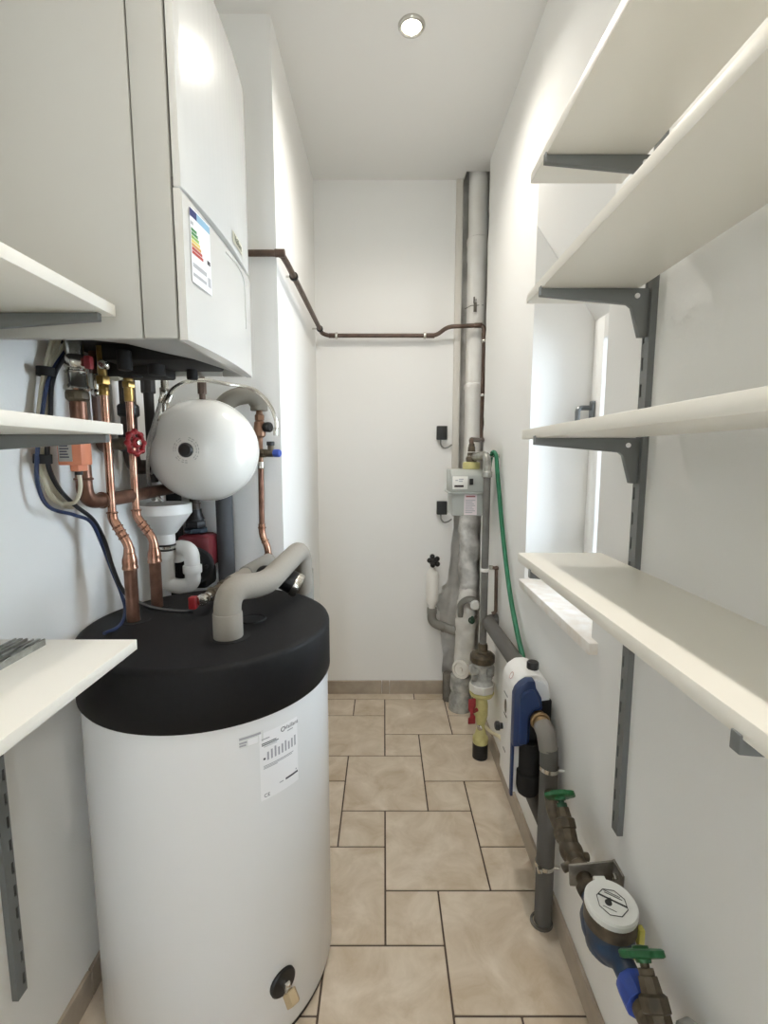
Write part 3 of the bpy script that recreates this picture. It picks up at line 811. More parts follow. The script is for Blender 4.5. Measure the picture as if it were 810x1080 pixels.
m = MB().lathe([(.009, 0), (.0135, .002), (.0135, .020), (.011, .024)], V((gx + .052, gy - .024, zq)), (1, -.3, 0), 12)
obj('blue_cap', m, BLUEK, t, label='blue end cap')
obj('collar', MB().cyl((gx + .041, gy - .021, zq + .026), (gx + .041, gy - .021, zq + .040), .0135, 14, .002), BLACK, t)
m = MB().cyl((gx, gy, zt_ - .19), (gx, gy, zt_ - .215), .0125, 14, .002)
m2 = MB().cyl((gx, gy, zt_ - .21), (gx - .003, gy, zb_ - .002), .0098, 16)
obj('joint', m, CHROME, t); obj('drop_pipe', m2, COPPERD, t)
b1 = at(283, 588, y=gy - .01)
m = MB().tube([(gx - .003, gy, zb_ + .012), (gx - .003, gy, zb_ - .03), (b1.x, gy - .01, b1.z + .035), (b1.x, gy - .01, b1.z - .02)], .0118, .022, 14)
for q_, ax_ in (((gx - .003, gy, zb_ - .002), (0, 0, 1)), (((gx - .003 + b1.x) / 2, gy - .005, (zb_ - .022 + b1.z + .03) / 2), (.5, -.1, -1)), ((b1.x, gy - .01, b1.z + .012), (0, 0, 1))):
    m.torus(q_, ax_, .0118, .0028, 18, 8)
obj('offset_bend', m, COPPER, t, label='bright copper bends')
# grey insulated pipe bend above it
m = MB().tube([at(232, 432, y=1.62), at(246, 418, y=1.61), at(262, 416, y=1.63), at(276, 424, y=gy), (gx, gy, zt_ - .016)], [.030] * 40, .05, 18)
P_ = fillet([at(226, 440, y=1.60), at(243, 419, y=1.605), at(266, 416, y=1.635), (gx, gy, zt_ + .005), (gx, gy, zt_ - .016)], .05)
m = MB().tube(P_, .029, segs=18)
tag(obj('insulated_bend', m, mat('insulation_olive', (116, 112, 103), .85), origin=P_[0]), 'thick grey insulated pipe bend arching behind the white vessel', 'pipe')

# ================================================================ drain funnel and trap
fy = 1.462
fc = at(172, 531, y=fy)
fx_, fz = fc.x, fc.z
t = thing('drain_funnel', 'white plastic drain funnel with curved trap behind the copper pipes', 'drain', (fx_, fy, .97))
z1_ = at(184, 563, y=fy).z
m = MB().lathe([(.078, fz - .004), (.080, fz), (.083, fz), (.083, fz - .030), (.036, z1_ + .004), (.030, z1_), (.030, z1_ - .03), (.027, z1_ - .03), (.027, z1_), (.033, z1_ + .006), (.079, fz - .03), (.078, fz - .004)], (fx_, fy, 0), (0, 0, 1), 40, cap=False)
obj('funnel', m, PLW, t)
xb = at(203, 600, y=fy).x
rt = .0235
zU, zT = at(190, 617, y=fy).z, at(200, 583, y=fy).z
m = MB().tube([(fx_, fy, z1_ - .028), (fx_, fy, zU + .004), ((fx_ + xb) / 2, fy, zU - .006), (xb, fy, zU + .004), (xb, fy, zT + .012), (xb - .058, fy + .028, zT + .014), (xb - .064, fy + .04, zT - .03)], rt, .046, 20, n=8)
obj('trap_pipe', m, PLW, t)
obj('coupling', MB().cyl((fx_, fy, z1_ - .052), (fx_, fy, z1_ - .078), .0285, 28, .002), PLW, t)
zc2 = at(204, 600, y=fy).z
obj('coupling', MB().cyl((xb, fy, zc2 - .013), (xb, fy, zc2 + .013), .0285, 28, .003), PLW, t)
for dz in (-.034, -.048):
    obj('rubber_ring', MB().torus((fx_, fy, z1_ + dz), (0, 0, 1), .0305, .003, 32, 8), BLACK, t, label='black rubber ring')
obj('clamp', MB().lathe([(.0245, -.045), (.0305, -.045), (.0305, -.037), (.0245, -.037), (.0245, -.045)], (fx_, fy, z1_), (0, 0, 1), 32, cap=False), CHROME, t)

# ================================================================ pump and grey pipe against the chimney
pc = at(207, 592, y=1.60)
t = thing('circulation_pump', 'red circulation pump with black motor behind the tank lid', 'pump', (pc.x, 1.60, .95))
m = MB().box((pc.x - .050, 1.56, pc.z - .02), (pc.x + .062, 1.665, pc.z + .095), .018)
obj('housing', m, mat('pump_red', (104, 28, 36), .5), t)
m = MB().lathe([(.062, 0), (.062, .018), (.055, .026), (.030, .030), (.028, .034), (0, .034)], V((pc.x + .010, 1.562, pc.z - .004)), (.25, -1, 0), 32)
for k in range(6):
    a = 2 * PI * k / 6
    m.cyl(V((pc.x + .013 + .044 * math.cos(a), 1.545, pc.z - .004 + .044 * math.sin(a))), V((pc.x + .013 + .044 * math.cos(a), 1.528, pc.z - .004 + .044 * math.sin(a))), .006, 10)
obj('motor', m, BLACKM, t)
m = MB().cyl((pc.x + .018, 1.531, pc.z + .006), (pc.x + .020, 1.523, pc.z + .006), .009, 14); m.box((pc.x + .034, 1.524, pc.z - .006), (pc.x + .038, 1.532, pc.z + .018), .001)
obj('switch', m, mat('switch_grey', (120, 120, 120), .5), t)
m = MB().cyl((pc.x, 1.61, pc.z + .10), (pc.x, 1.61, pc.z + .115), .040, 8, .003, mi=0)
obj('flange', m, mat('flange_blue', (36, 52, 66), .5), t)
m = MB().hexnut((pc.x, 1.61, pc.z + .116), (pc.x, 1.61, pc.z + .140), .034); m.cyl((pc.x, 1.61, pc.z + .139), (pc.x, 1.61, pc.z + .150), .030, 20, .003); m.lathe([(.029, .148), (.022, .168), (.022, .18)], (pc.x, 1.61, pc.z), segs=18)
obj('union_nut', m, BLACK, t)
m = MB().cyl((pc.x, 1.61, pc.z + .178), (pc.x, 1.61, pc.z + .36), .017, 18); m.torus((pc.x, 1.61, pc.z + .20), (0, 0, 1), .0175, .0025, 20, 8)
obj('pump_pipe', m, mat('dark_pump_pipe', (62, 50, 44), .45), t)
m = MB().box((pc.x - .03, 1.56, .93), (pc.x + .05, 1.66, pc.z - .018), .014)
obj('pump_foot', m, BLACKM, t)
for k, (px, r) in enumerate(((238, .029),)):
    p = at(px, 570, y=1.645)
    m = MB().cyl((p.x, 1.645, .02), (p.x, 1.645, 1.36), r, 28)
    tag(obj('insulated_pipe', m, mat('mid_grey_insulation', (76, 78, 82), .7), origin=(p.x, 1.645, .02)), 'thick grey vertical pipe against the chimney below the white vessel', 'pipe')
p = at(188, 600, y=1.64)
m = MB().cyl((p.x - .01, 1.655, .02), (p.x - .01, 1.655, 1.40), .026, 20)
tag(obj('insulated_pipe', m, BLACKM, origin=(p.x - .01, 1.655, .02)), 'black vertical pipe behind the white trap', 'pipe')

# ================================================================ fittings on the lid
t = thing('insulated_pipe', 'grey insulated pipe rising from the black lid and bending back', 'pipe', (pe.x, pe.y, LZ1 + .0012))
P1, P2, P3 = V((pe.x, pe.y, 1.078)), at(279, 617, y=1.165), at(318, 578, y=1.50)
m = MB().tube([(pe.x, pe.y, LZ1 + .0012), P1, P2, P3, (P3.x, 1.525, P3.z - .16)], .031, .062, 24, n=10)
obj('insulation', m, INSG, t)
obj('sleeve', MB().cyl((pe.x, pe.y, LZ1 + .0014), (pe.x, pe.y, LZ1 + .060), .0335, 28, .002), INSG, t)
m = MB().cyl((P3.x, 1.525, P3.z - .075), (P3.x, 1.525, LZ0 - .1), .0325, 24, .002)
obj('down_sleeve', m, PLGREY, t)
va, vb = at(213, 633, z=1.005), at(262, 604, z=1.01)
dv_ = (vb - va).normalized()
t = thing('brass_valve', 'brass valve with red handle lying along the back of the black lid', 'valve', (va.x, va.y, LZ1))
m = MB().cyl(va, va + dv_ * .16, .0125, 16); m.hexnut(va + dv_ * .045, va + dv_ * .065, .020); m.hexnut(va + dv_ * .10, va + dv_ * .13, .021); m.cyl(va + dv_ * .06, va + dv_ * .10, .017, 16, .003)
m.cyl(va + dv_ * .11, va + dv_ * .11 - V((0, 0, .05)), .012, 14)
obj('body', m, BRASSD, t)
m = MB().lathe([(.010, -.006), (.0145, -.004), (.0155, .002), (.0145, .010), (.010, .012), (.010, .02), (.013, .022), (.013, .030), (.009, .032)], va, dv_, 20)
obj('end_cap', m, CHROME, t)
m = MB().box((va.x - .032, va.y - .012, va.z - .022), (va.x - .012, va.y + .010, va.z + .010), .003)
obj('handle', m, RED, t, label='red handle')
obj('pipe', MB().tube([va + dv_ * .155, va + dv_ * .26], .0215, segs=20), INSG, t)
obj('insulation_end', MB().cyl(va + dv_ * .255, va + dv_ * .44, .026, 22, .003), PLGREY, t, label='grey plastic pipe end')
gc = at(304, 612, y=1.37)
ga = V((.86, .02, -.50)).normalized()
t = thing('thermometer', 'black round gauge with chrome ring lying on the back edge of the lid', 'gauge', gc + ga * .02 - V((0, 0, .03)))
obj('case', MB().lathe([(.020, -.055), (.030, -.045), (.034, -.01), (.034, .022)], gc, ga, 32), BLACK, t)
obj('bezel', MB().lathe([(.031, .018), (.0355, .020), (.0365, .026), (.0355, .036), (.031, .040), (.029, .036), (.031, .018)], gc, ga, 36, cap=False), CHROME, t)
obj('dial', MB().lathe([(.0305, .028), (.0305, .030), (0, .0305)], gc, ga, 32), mat('dial_white', (225, 228, 230), .2), t)
m = MB().tube([gc - ga * .05, gc - ga * .09 - V((0, 0, .01)), V((gc.x - .09, gc.y - .02, LZ1 + .012))], .014, .02, 12)
obj('stem', m, BLACKM, t)
# ================================================================ brown gas pipe
gz1, gz2 = at(285, 267, y=1.672).z, at(400, 354, y=2.588).z
gz3 = at(490, 343, y=2.53).z
gA = at(240, 267, y=1.672)
gX = at(342, 350, y=2.588).x
vX = at(510, 380, y=2.515).x
jx = at(497.5, 470, y=2.20)
gp = [(gA.x, 1.672, gz1), (-.343, 1.672, gz1), (-.338, 1.76, gz1 - .004), (gX - .012, 2.588, gz2 + .012), (gX + .02, 2.588, gz2), (at(460, 354, y=2.588).x, 2.588, gz2), (at(472, 344, y=2.56).x, 2.56, gz3), (vX, 2.53, gz3), (vX, 2.515, gz3 - .05), (vX - .004, 2.50, 1.47), (vX - .01, 2.44, 1.455), (jx.x, 2.22, 1.452), (jx.x, 2.20, 1.43), (jx.x, 2.20, 1.40)]
t = thing('gas_pipe', 'brown gas pipe running round the walls from the boiler to the gas meter', 'pipe', (gA.x, 1.672, gz1 - .012))
obj('pipe', MB().tube(gp, .0108, .030, 14), BROWN, t)
for p, q in (((-.352, 1.672, gz1), (-.342, 1.672, gz1)), ((gX + .035, 2.588, gz2), (gX + .045, 2.588, gz2)), ((at(452, 354, y=2.588).x, 2.588, gz2), (at(456, 354, y=2.588).x, 2.588, gz2)), ((vX - .035, 2.535, gz3), (vX - .02, 2.533, gz3)), ((vX, 2.515, gz3 - .055), (vX, 2.515, gz3 - .065))):
    d = (V(q) - V(p)).normalized()
    obj('fitting', MB().cyl(V(p) - d * .012, V(q) + d * .012, .0128, 16, .002), BROWN, t)
def clip(c, axis, wall_dir, reach, dark=False):
    c = V(c); a = V(axis)
    o = obj('clip', MB().cyl(c - a * .007, c + a * .007, .0165, 18, .003), BLACK if dark else CHROME, t)
    w = V(wall_dir)
    o2 = obj('stud', MB().cyl(c + w * .012, c + w * reach, .004, 8), CHROME, o)
dirp = (V((gX - .012, 2.588, gz2 + .012)) - V((-.338, 1.76, gz1 - .004))).normalized()
P0 = V((-.338, 1.76, gz1 - .004)); P1 = V((gX - .012, 2.588, gz2 + .012))
clip(P0 + dirp * .10, dirp, (-1, 0, 0), .032, True); clip(P1 - dirp * .08, dirp, (-1, 0, 0), .050, True)
clip((at(355, 354, y=2.588).x, 2.588, gz2), (1, 0, 0), (0, 1, 0), .038); clip((at(448, 354, y=2.588).x, 2.588, gz2), (1, 0, 0), (0, 1, 0), .038)
clip((vX, 2.513, at(510, 360, y=2.513).z), (0, 0, 1), (1, -.6, 0), .05); clip((vX - .002, 2.507, at(509, 417, y=2.507).z), (0, 0, 1), (1, -.6, 0), .05)
m = MB()
for z0, z1, r0, r1 in ((1.418, 1.432, .0125, .0145), (1.395, 1.418, .0165, .0175), (1.376, 1.392, .0185, .0205)):
    m.lathe([(r1, z0), (r1, z0 + .004), (r0, z1)], (jx.x, 2.20, 0), segs=14)
obj('reducer', m.map(lambda p: p), BRASSD, t, label='tarnished brass reducer')

# ================================================================ gas meter
mx0, mx1, my0, my1, mz0, mz1 = .300, .448, 2.125, 2.275, 1.106, 1.315
t = thing('gas_meter', 'grey box gas meter with counter window in the shaft corner', 'gas meter', ((mx0 + mx1) / 2, my0, mz0))
m = MB().box((mx0 + .006, my0 + .008, mz0), (mx1, my1, mz0 + .105), .006)
m.prism([(my0, mz0 + .106), (my0 - .006, mz0 + .112), (my0 - .006, mz0 + .185), (my0 + .035, mz1), (my1, mz1), (my1, mz0 + .106)], mx0, mx1, 'yz', .005)
obj('housing', m, METERG, t)
obj('seam_flange', MB().box((mx0 - .008, my0 - .008, mz0 + .101), (mx1 + .004, my1 + .004, mz0 + .107), .001), METERG, t)
m = MB().box((mx0 + .006, my0 - .012, mz0 + .122), (mx0 + .074, my0 - .005, mz0 + .180), .002, mi=0)
m.box((mx0 + .014, my0 - .0128, mz0 + .132), (mx0 + .055, my0 - .0118, mz0 + .141), mi=1)
for x, w, z in ((.018, .012, .160), (.034, .020, .165), (.034, .016, .156)):
    m.box((mx0 + x, my0 - .0126, mz0 + z), (mx0 + x + w, my0 - .0118, mz0 + z + .004), mi=2)
obj('counter_window', m, [mat('counter_white', (232, 232, 228), .35), mat('counter_dark', (48, 34, 34), .5), PRINTL], t, label='white counter window with dark digit bar')
obj('sensor', MB().box((mx0 + .082, my0 - .014, mz0 + .142), (mx0 + .098, my0 - .005, mz0 + .170), .002), BLACK, t)
m = MB().box((mx0 + .062, my0 + .0065, mz0 + .004), (mx0 + .120, my0 + .0078, mz0 + .098), mi=0)
m.box((mx0 + .070, my0 + .0058, mz0 + .086), (mx0 + .112, my0 + .0066, mz0 + .091), mi=1)
for k in range(8):
    m.box((mx0 + .067, my0 + .0059, mz0 + .014 + .008 * k), (mx0 + .100 + .012 * ((k * 5) % 3) / 2, my0 + .0066, mz0 + .017 + .008 * k), mi=2)
obj('paper_tag', m, [PINK, REDD, PRINTL], t, label='white tag with small red print')
m = MB().lathe([(.030, mz1 + .001), (.040, mz1 + .002), (.040, mz1 + .030), (.034, mz1 + .034), (.0, mz1 + .034)], (jx.x, 2.20, 0), segs=26)
obj('union_ring', m, YELLOW, t, label='yellow union ring')
m = MB().lathe([(.024, mz1 + .034), (.026, mz1 + .05), (.022, mz1 + .060), (.0, mz1 + .060)], (jx.x, 2.20, 0), segs=18)
obj('inlet', m, BRASSD, t)

# ================================================================ gas riser: elbow, pipe, regulator, valve
rx, ry = .442, 2.035
t = thing('gas_riser', 'grey vertical gas riser pipe with silver elbow at top, before the shaft', 'pipe', (rx, ry, .46))
m = MB().tube([(jx.x + .012, 2.20, 1.372), (jx.x + .016, 2.13, 1.374), (rx, ry + .01, 1.385), (rx, ry, 1.30)], .0175, .05, 18)
m.lathe([(.0175, 1.312), (.0215, 1.308), (.0215, 1.288), (.0175, 1.284)], (rx, ry, 0), segs=20)
obj('elbow', m, GALV, t, label='silver elbow')
obj('pipe', MB().cyl((rx, ry, 1.295), (rx, ry, .535), .0158, 20), mat('riser_grey', (112, 111, 107), .5, rgb2=(94, 92, 88), scale=18), t)
m = MB().lathe([(.0185, .545), (.0225, .535), (.0225, .512), (.028, .508), (.030, .502), (.048, .498), (.056, .488), (.056, .468), (.052, .460), (.0, .460)], (rx, ry, 0), segs=12)
obj('flange', m, BRASSD, t, label='brown flange')
o = obj('pipe_clip', MB().cyl((rx, ry, .872), (rx, ry, .888), .0185, 16, .002), PLW, t)
obj('screw', MB().cyl((rx - .004, ry - .017, .88), (rx - .012, ry - .034, .886), .005, 8), PLW, o)
t = thing('gas_regulator', 'dusty grey fitting between brown flange and yellow gas valve', 'valve', (rx, ry, .302))
m = MB().lathe([(.050, .458), (.050, .448), (.034, .442), (.026, .425), (.024, .40), (.032, .375), (.046, .365), (.050, .360)], (rx, ry, 0), segs=24)
obj('body', m, DUSTG, t)
for sx, sz_ in ((-1, .425), (1, .418)):
    m = MB().lathe([(.022, -.014), (.026, -.010), (.026, .010), (.020, .015)], (rx + sx * .038, ry - .006, sz_), (sx, -.3, 0), 14); m.ball((rx + sx * .030, ry, .385), .018)
    obj('side_boss', m, DUSTG, t)
m = MB().lathe([(.050, .360), (.057, .358), (.058, .340), (.056, .325), (.048, .322), (.0, .322)], (rx, ry, 0), segs=8)
obj('lower_flange', m, mat('flange_white', (214, 213, 208), .6), t, label='off-white flange')
t = thing('gas_valve', 'yellow gas shut-off valve with red lever standing on the floor', 'valve', (rx, ry, 0))
m = MB().lathe([(0, .3215), (.054, .321), (.056, .314), (.050, .302), (.026, .292), (.024, .283), (.027, .275), (.030, .26), (.030, .205), (.026, .185), (.020, .168), (.0175, .150), (.021, .135), (.028, .105), (.035, .098), (.036, .085), (.034, .072), (.0, .072)], (rx, ry, 0), segs=28)
obj('body', m, YELLOW, t)
m = MB().lathe([(.012, -.004), (.014, .002), (.009, .006)], V((rx - .008, ry - .017, .152)), (-.5, -.8, 0), 8)
obj('screw', m, CHROME, t)
lx = rx - .052
m = MB().prism([(lx - .012, .296), (lx + .020, .300), (lx + .020, .262), (lx + .012, .250), (lx + .012, .225), (lx + .020, .215), (lx + .020, .182), (lx - .012, .180), (lx - .012, .205), (lx - .003, .212), (lx - .003, .235), (lx - .012, .245)], ry - .036, ry - .026, 'xz', .0015)
m.cyl((lx + .014, ry - .031, .24), (rx - .01, ry - .006, .24), .009, 12)
obj('lever', m, REDD, t, label='red lever')
obj('floor_sleeve', MB().lathe([(.0, .0735), (.033, .0735), (.0345, .07), (.0345, .001), (.0, .001)], (rx, ry, 0), segs=28), BLACK, t)
m = MB().tube(spline([(rx + .018, ry, .15), (rx + .04, ry - .04, .145), tuple(at(529, 780, x=.486)), tuple(at(531, 800, x=.490)), tuple(at(533, 815, x=.494))]), .0075, segs=8)
tag(obj('earth_strap', m, CREAM, origin=(rx + .02, ry, .15)), 'cream strap from the yellow gas valve towards the blue device', 'strap')

# ================================================================ soil pipe and branch in the shaft
sx, sy, sr = .491, 2.625, .0525
t = thing('soil_pipe', 'tall white soil pipe in the broken-open corner shaft', 'pipe', (sx, sy, 0))
m = MB().lathe([(sr, 2.98), (sr, 2.500), (sr + .006, 2.495), (sr + .0075, 2.482), (sr + .006, 2.468), (sr + .0035, 2.455), (sr + .0035, 2.39), (sr, 2.385), (sr, 1.762), (sr + .005, 1.757), (sr + .006, 1.745), (sr + .005, 1.733), (sr + .002, 1.725), (sr + .002, 1.66), (sr, 1.655), (sr, 1.105)], (sx, sy, 0), segs=40)
obj('upper_pipe', m, SOIL, t)
m = MB()
for k in range(19):
    pass
rng = random.Random(5)
prof = [(sr + .004 + rng.uniform(-.003, .006), 1.10 - .028 * k) for k in range(20)]
m.lathe(prof, (sx - .012, sy - .008, 0), segs=36)
m.map(lambda p: p + V((.004 * math.sin(p.z * 31 + p.x * 60), .004 * math.sin(p.z * 23 + p.x * 90), 0)))
obj('smeared_pipe', m, SOILG, t, label='lower pipe smeared with grey and white plaster')
p = at(501, 322, y=2.569)
m = MB().box((p.x - .008, 2.604, p.z - .034), (p.x + .008, 2.609, p.z + .012), .001); m.box((p.x - .010, 2.603, p.z + .008), (p.x - .003, 2.607, p.z + .040), .0008); m.box((p.x + .001, 2.603, p.z + .010), (p.x + .005, 2.607, p.z + .030), .0008)
m.tube([(p.x - .05, 2.625, p.z - .014), (p.x - .02, 2.609, p.z - .002), (p.x + .045, 2.622, p.z + .004)], .002, segs=6)
m.map(lambda q: q - V((0, .043, 0)))
obj('wire_tie', m, mat('strap_brown', (104, 100, 92), .6), t, label='grey metal strap end with wire')
# white branch at the bottom
t = thing('drain_branch', 'white plaster-covered drain branch at the bottom of the shaft', 'drain', (.445, 2.50, 0))
rng = random.Random(11)
P_ = spline([(.480, 2.61, .62), (.462, 2.555, .56), (.450, 2.515, .48), (.446, 2.505, .38), (.444, 2.50, .20)], 8)
R_ = [.044 + .012 * min(1, i / 8) + rng.uniform(-.004, .004) for i in range(len(P_))]
obj('branch', MB().tube(P_, R_, segs=24), mat('plastered_white', (226, 224, 219), .8, rgb2=(206, 204, 199), scale=14, bump=.5, bscale=40, dist=.004), t)
ca = V((-.55, -.82, .12)).normalized()
cc = at(486, 706, y=2.42)
m = MB().lathe([(.030, -.07), (.038, -.03), (.047, -.012), (.050, 0), (.048, .008), (.036, .010), (.033, .004), (.012, .004), (.010, .010), (0, .010)], cc, ca, 32)
obj('cleanout_cap', m, mat('cleanout_white', (222, 220, 214), .6), t, label='round white cleanout cap')
m = MB()
for k in range(5):
    m.torus(cc + V((.052 + .008 * k, -.012, -.004)), (1, .1, 0), .020, .004, 18, 8)
m.cyl(cc + V((.04, -.010, -.004)), cc + V((.10, -.006, -.004)), .019, 16)
obj('threaded_stub', m, mat('stub_cream', (214, 206, 184), .6), t)
m = MB().lathe([(.0, .20), (.052, .195), (.056, .13), (.054, .115), (.048, .11), (.050, .09), (.060, .06), (.060, .002), (0, .002)], (.415, 2.452, 0), segs=28)
obj('floor_socket', m, DUSTG, t, label='dusty grey pipe socket at the floor')
m = MB().lathe([(.03, .16), (.034, .15), (.034, .002), (0, .002)], (.366, 2.55, 0), segs=20)
obj('rusty_pipe', m, DUSTD, t, label='rusty brown pipe stub')
m = MB().tube([tuple(at(486, 650, y=2.49)), tuple(at(485, 637, y=2.48)), tuple(at(494, 631, y=2.47)), tuple(at(505, 634, y=2.47)), tuple(at(511, 650, y=2.47))], .017, .03, 16)
tag(obj('drain_loop', m, PLGREY, origin=at(486, 650, y=2.49)), 'grey looped drain pipe just above the white drain branch', 'pipe')
c_ = at(501, 638, y=2.45)
m = MB().lathe([(0, -.018), (.022, -.016), (.025, -.008), (.025, .02), (0, .022)], c_, (.15, 1, .1), 20)
tag(obj('end_cap', m, PLW, origin=c_), 'white round pipe cap beside the gas riser', 'cap')
c_ = at(498, 654, y=2.415)
t = thing('stop_tap', 'small tap with dark green oval knob in front of the white drain branch', 'tap', c_ + V((0, .012, -.02)))
m = MB().ball(c_, .02, (.55, .5, 1.15), segs=16); m.torus(c_ + V((-.004, -.006, 0)), (-.4, -1, 0), .014, .0045, 20, 8)
obj('knob', m, mat('dark_green', (22, 58, 40), .35), t)
obj('stem', MB().cyl(c_ + V((.0, .004, 0)), c_ + V((.03, .05, 0)), .008, 12), PLGREY, t)
# small drain trap on the back wall
b0 = at(456, 612, y=2.562)
bz0, bz1 = at(456, 637, y=2.562).z, at(456, 601, y=2.562).z
t = thing('bottle_trap', 'white bottle trap with black star knob and grey elbow on the back wall', 'drain', (b0.x, 2.562, bz0 - .1))
m = MB().lathe([(.019, bz0 - .055), (.019, bz0 - .005), (.026, bz0 + .004), (.034, bz0 + .022), (.035, bz0 + .035), (.035, bz1 - .03), (.030, bz1 - .010), (.016, bz1 + .004), (.013, bz1 + .02), (0, bz1 + .02)], (b0.x, 2.562, 0), segs=28)
obj('bottle', m, mat('bottle_white', (232, 230, 225), .4), t)
kc = V((b0.x + .006, 2.552, bz1 + .052)); ka = V((.35, -.75, .5)).normalized()
m = MB().lathe([(.010, -.035), (.014, -.02), (.016, .010), (.010, .014), (0, .014)], kc, ka, 16)
u_, w_, _ = frame(ka)
for k in range(5):
    a = 2 * PI * k / 5 + .4
    m.ball(kc + (u_ * math.cos(a) + w_ * math.sin(a)) * .026, .0145, segs=12)
obj('star_knob', m, BLACK, t, label='black star knob')
e0 = at(453, 655, y=2.562)
m = MB().tube([(b0.x, 2.562, bz0 - .03), (b0.x - .002, 2.562, bz0 - .105), (b0.x + .075, 2.56, bz0 - .135), (b0.x + .135, 2.54, bz0 - .150)], .0255, .055, 22, n=10)
m.cyl((b0.x, 2.562, bz0 - .055), (b0.x, 2.562, bz0 - .022), .0275, 22, .002); m.cyl((b0.x + .060, 2.56, bz0 - .131), (b0.x + .072, 2.56, bz0 - .135), .0285, 22, .002)
obj('elbow', m, PLGREY, t, label='grey plastic elbow')

# two small black boxes on the back wall
for (px, py), lb in (((466, 456), 'upper small black wall box beside the pipe shaft'), ((466, 535), 'lower small black wall box beside the gas meter')):
    p = at(px, py, y=2.61)
    t = thing('junction_box', lb, 'wall box', (p.x, YB, p.z - .04), 'small black boxes on the back wall')
    obj('box', MB().box((p.x - .028, 2.596, p.z - .040), (p.x + .028, YB, p.z + .034), .004), mat('box_black', (38, 40, 40), .45), t)
    m = MB().tube(spline([(p.x - .006, 2.612, p.z - .038), (p.x - .004, 2.611, p.z - .064), (p.x + .012, 2.611, p.z - .084), (p.x + .036, 2.611, p.z - .080), (p.x + .056, 2.612, p.z - .066)]), .0042, segs=8)
    obj('lead', m, mat('lead_grey', (128, 128, 124), .5), t)
# ================================================================ water treatment device on the right wall
DY = 1.335
t = thing('water_treatment_unit', 'white and dark blue water treatment unit on the right wall, black knob on top', 'water treatment unit', (.45, 1.40, .348))
sil = [(.386, .348), (.386, .668), (.390, .690), (.402, .712), (.424, .728), (.452, .730), (.474, .722), (.490, .706), (.4995, .680), (.503, .640), (.503, .348)]
obj('shell', MB().prism(sil, DY + .012, DY + .140, 'xz', .006, seg=3), PLW, t)
obj('back_cover', MB().prism([(.430, .52), (.430, .700), (.452, .716), (.472, .710), (.487, .695), (.494, .672), (.4965, .62), (.4965, .52)], DY + .002, DY + .014, 'xz', .003), mat('cover_grey_white', (222, 224, 226), .4), t)
obj('dark_recess', MB().prism([(.4105, .356), (.4105, .52), (.430, .53), (.430, .632), (.466, .632), (.470, .652), (.499, .656), (.4985, .585), (.497, .356)], DY - .004, DY + .013, 'xz', .002), BLACKM, t)
blue = [(.384, .516), (.384, .676), (.390, .694), (.402, .709), (.421, .722), (.443, .722), (.447, .700), (.464, .670), (.468, .634), (.444, .628), (.434, .610), (.432, .520)]
obj('front_panel', MB().prism(blue, DY - .016, DY + .016, 'xz', .003), BLUED, t, label='dark blue panel')
inner = [(.399, .526), (.399, .672), (.410, .690), (.426, .698), (.440, .697), (.444, .690), (.457, .666), (.460, .643), (.441, .637), (.428, .614), (.426, .526)]
obj('panel_facet', MB().prism(inner, DY - .024, DY - .012, 'xz', .0055, seg=1), BLUED, t)
obj('edge_strip', MB().box((.3845, DY - .002, .347), (.3925, DY + .014, .520), .001), BLUED, t, label='thin dark blue edge')
m = MB().lathe([(0, .356), (.020, .357), (.030, .366), (.034, .384), (.034, .430), (.028, .436), (.028, .53), (0, .53)], (.436, DY - .004, 0), segs=28)
obj('filter_cup', m, BLACKM, t, label='black filter cup')
m = MB().lathe([(0, .7285), (.017, .7285), (.0185, .732), (.0185, .747), (.016, .751), (0, .752)], (.457, DY + .055, 0), segs=12)
obj('top_knob', m, BLACK, t, label='black ribbed knob')
m = MB().lathe([(.0, .0), (.012, .0), (.012, .0012), (0, .0012)], (.3862, DY + .085, .590), (-1, 0, 0), 20).map(lambda p: V((p.x, p.y, .590 + (p.z - .590) * 1.9)))
obj('display', m, mat('display_dark', (64, 60, 56), .25), t, label='dark oval display')
for z, w in ((.628, .020), (.558, .016), (.440, .014)):
    obj('slot', MB().box((.3850, DY + .085 - w, z), (.3864, DY + .085 + w, z + .004)), mat('slot_grey', (120, 120, 120), .5) if z != .558 else BLACK, t)
obj('side_knob', MB().lathe([(.009, -.004), (.010, .010), (.0145, .012), (.0145, .022), (.010, .026), (0, .026)], (.387, DY + .115, .505), (-1, 0, 0), 18), BLACK, t)
obj('logo_ring', MB().lathe([(.009, 0), (.0115, 0), (.0115, .0008), (.009, .0008), (.009, 0)], (.3945, DY + .06, .7045), (-.88, 0, .48), 20, cap=False), mat('logo_rose', (200, 170, 164), .5), t)
# pipe coming in from the back along the wall
t = thing('insulated_pipe', 'dark grey insulated pipe along the right wall behind the blue and white unit', 'pipe', (.462, 1.48, .64))
obj('insulation', MB().tube([(.462, 1.500, .668), (.462, 2.035, .645), (.507, 2.060, .645)], .0285, .03, 24), INSD, t)
m = MB().cyl((.462, 1.474, .668), (.462, 1.502, .668), .021, 18, .002); m.torus((.462, 1.497, .668), (0, 1, 0), .023, .005, 20, 8)
obj('union', m, BLACK, t)
# thin brown pipe above it
t = thing('thin_pipe', 'thin brown pipe bent down the right wall beside the gas riser', 'pipe', (.494, 2.03, .68))
obj('pipe', MB().tube([(.476, 2.045, .888), (.494, 2.040, .886), (.494, 2.030, .690), (.478, 2.030, .683)], .0078, .012, 12), BROWN, t)
obj('stub', MB().cyl((.464, 2.05, .889), (.479, 2.044, .888), .0095, 12, .001), GALV, t)
m = MB().ball((.494, 2.040, .886), .011, segs=12)
obj('corner_fitting', m, BROWN, t)
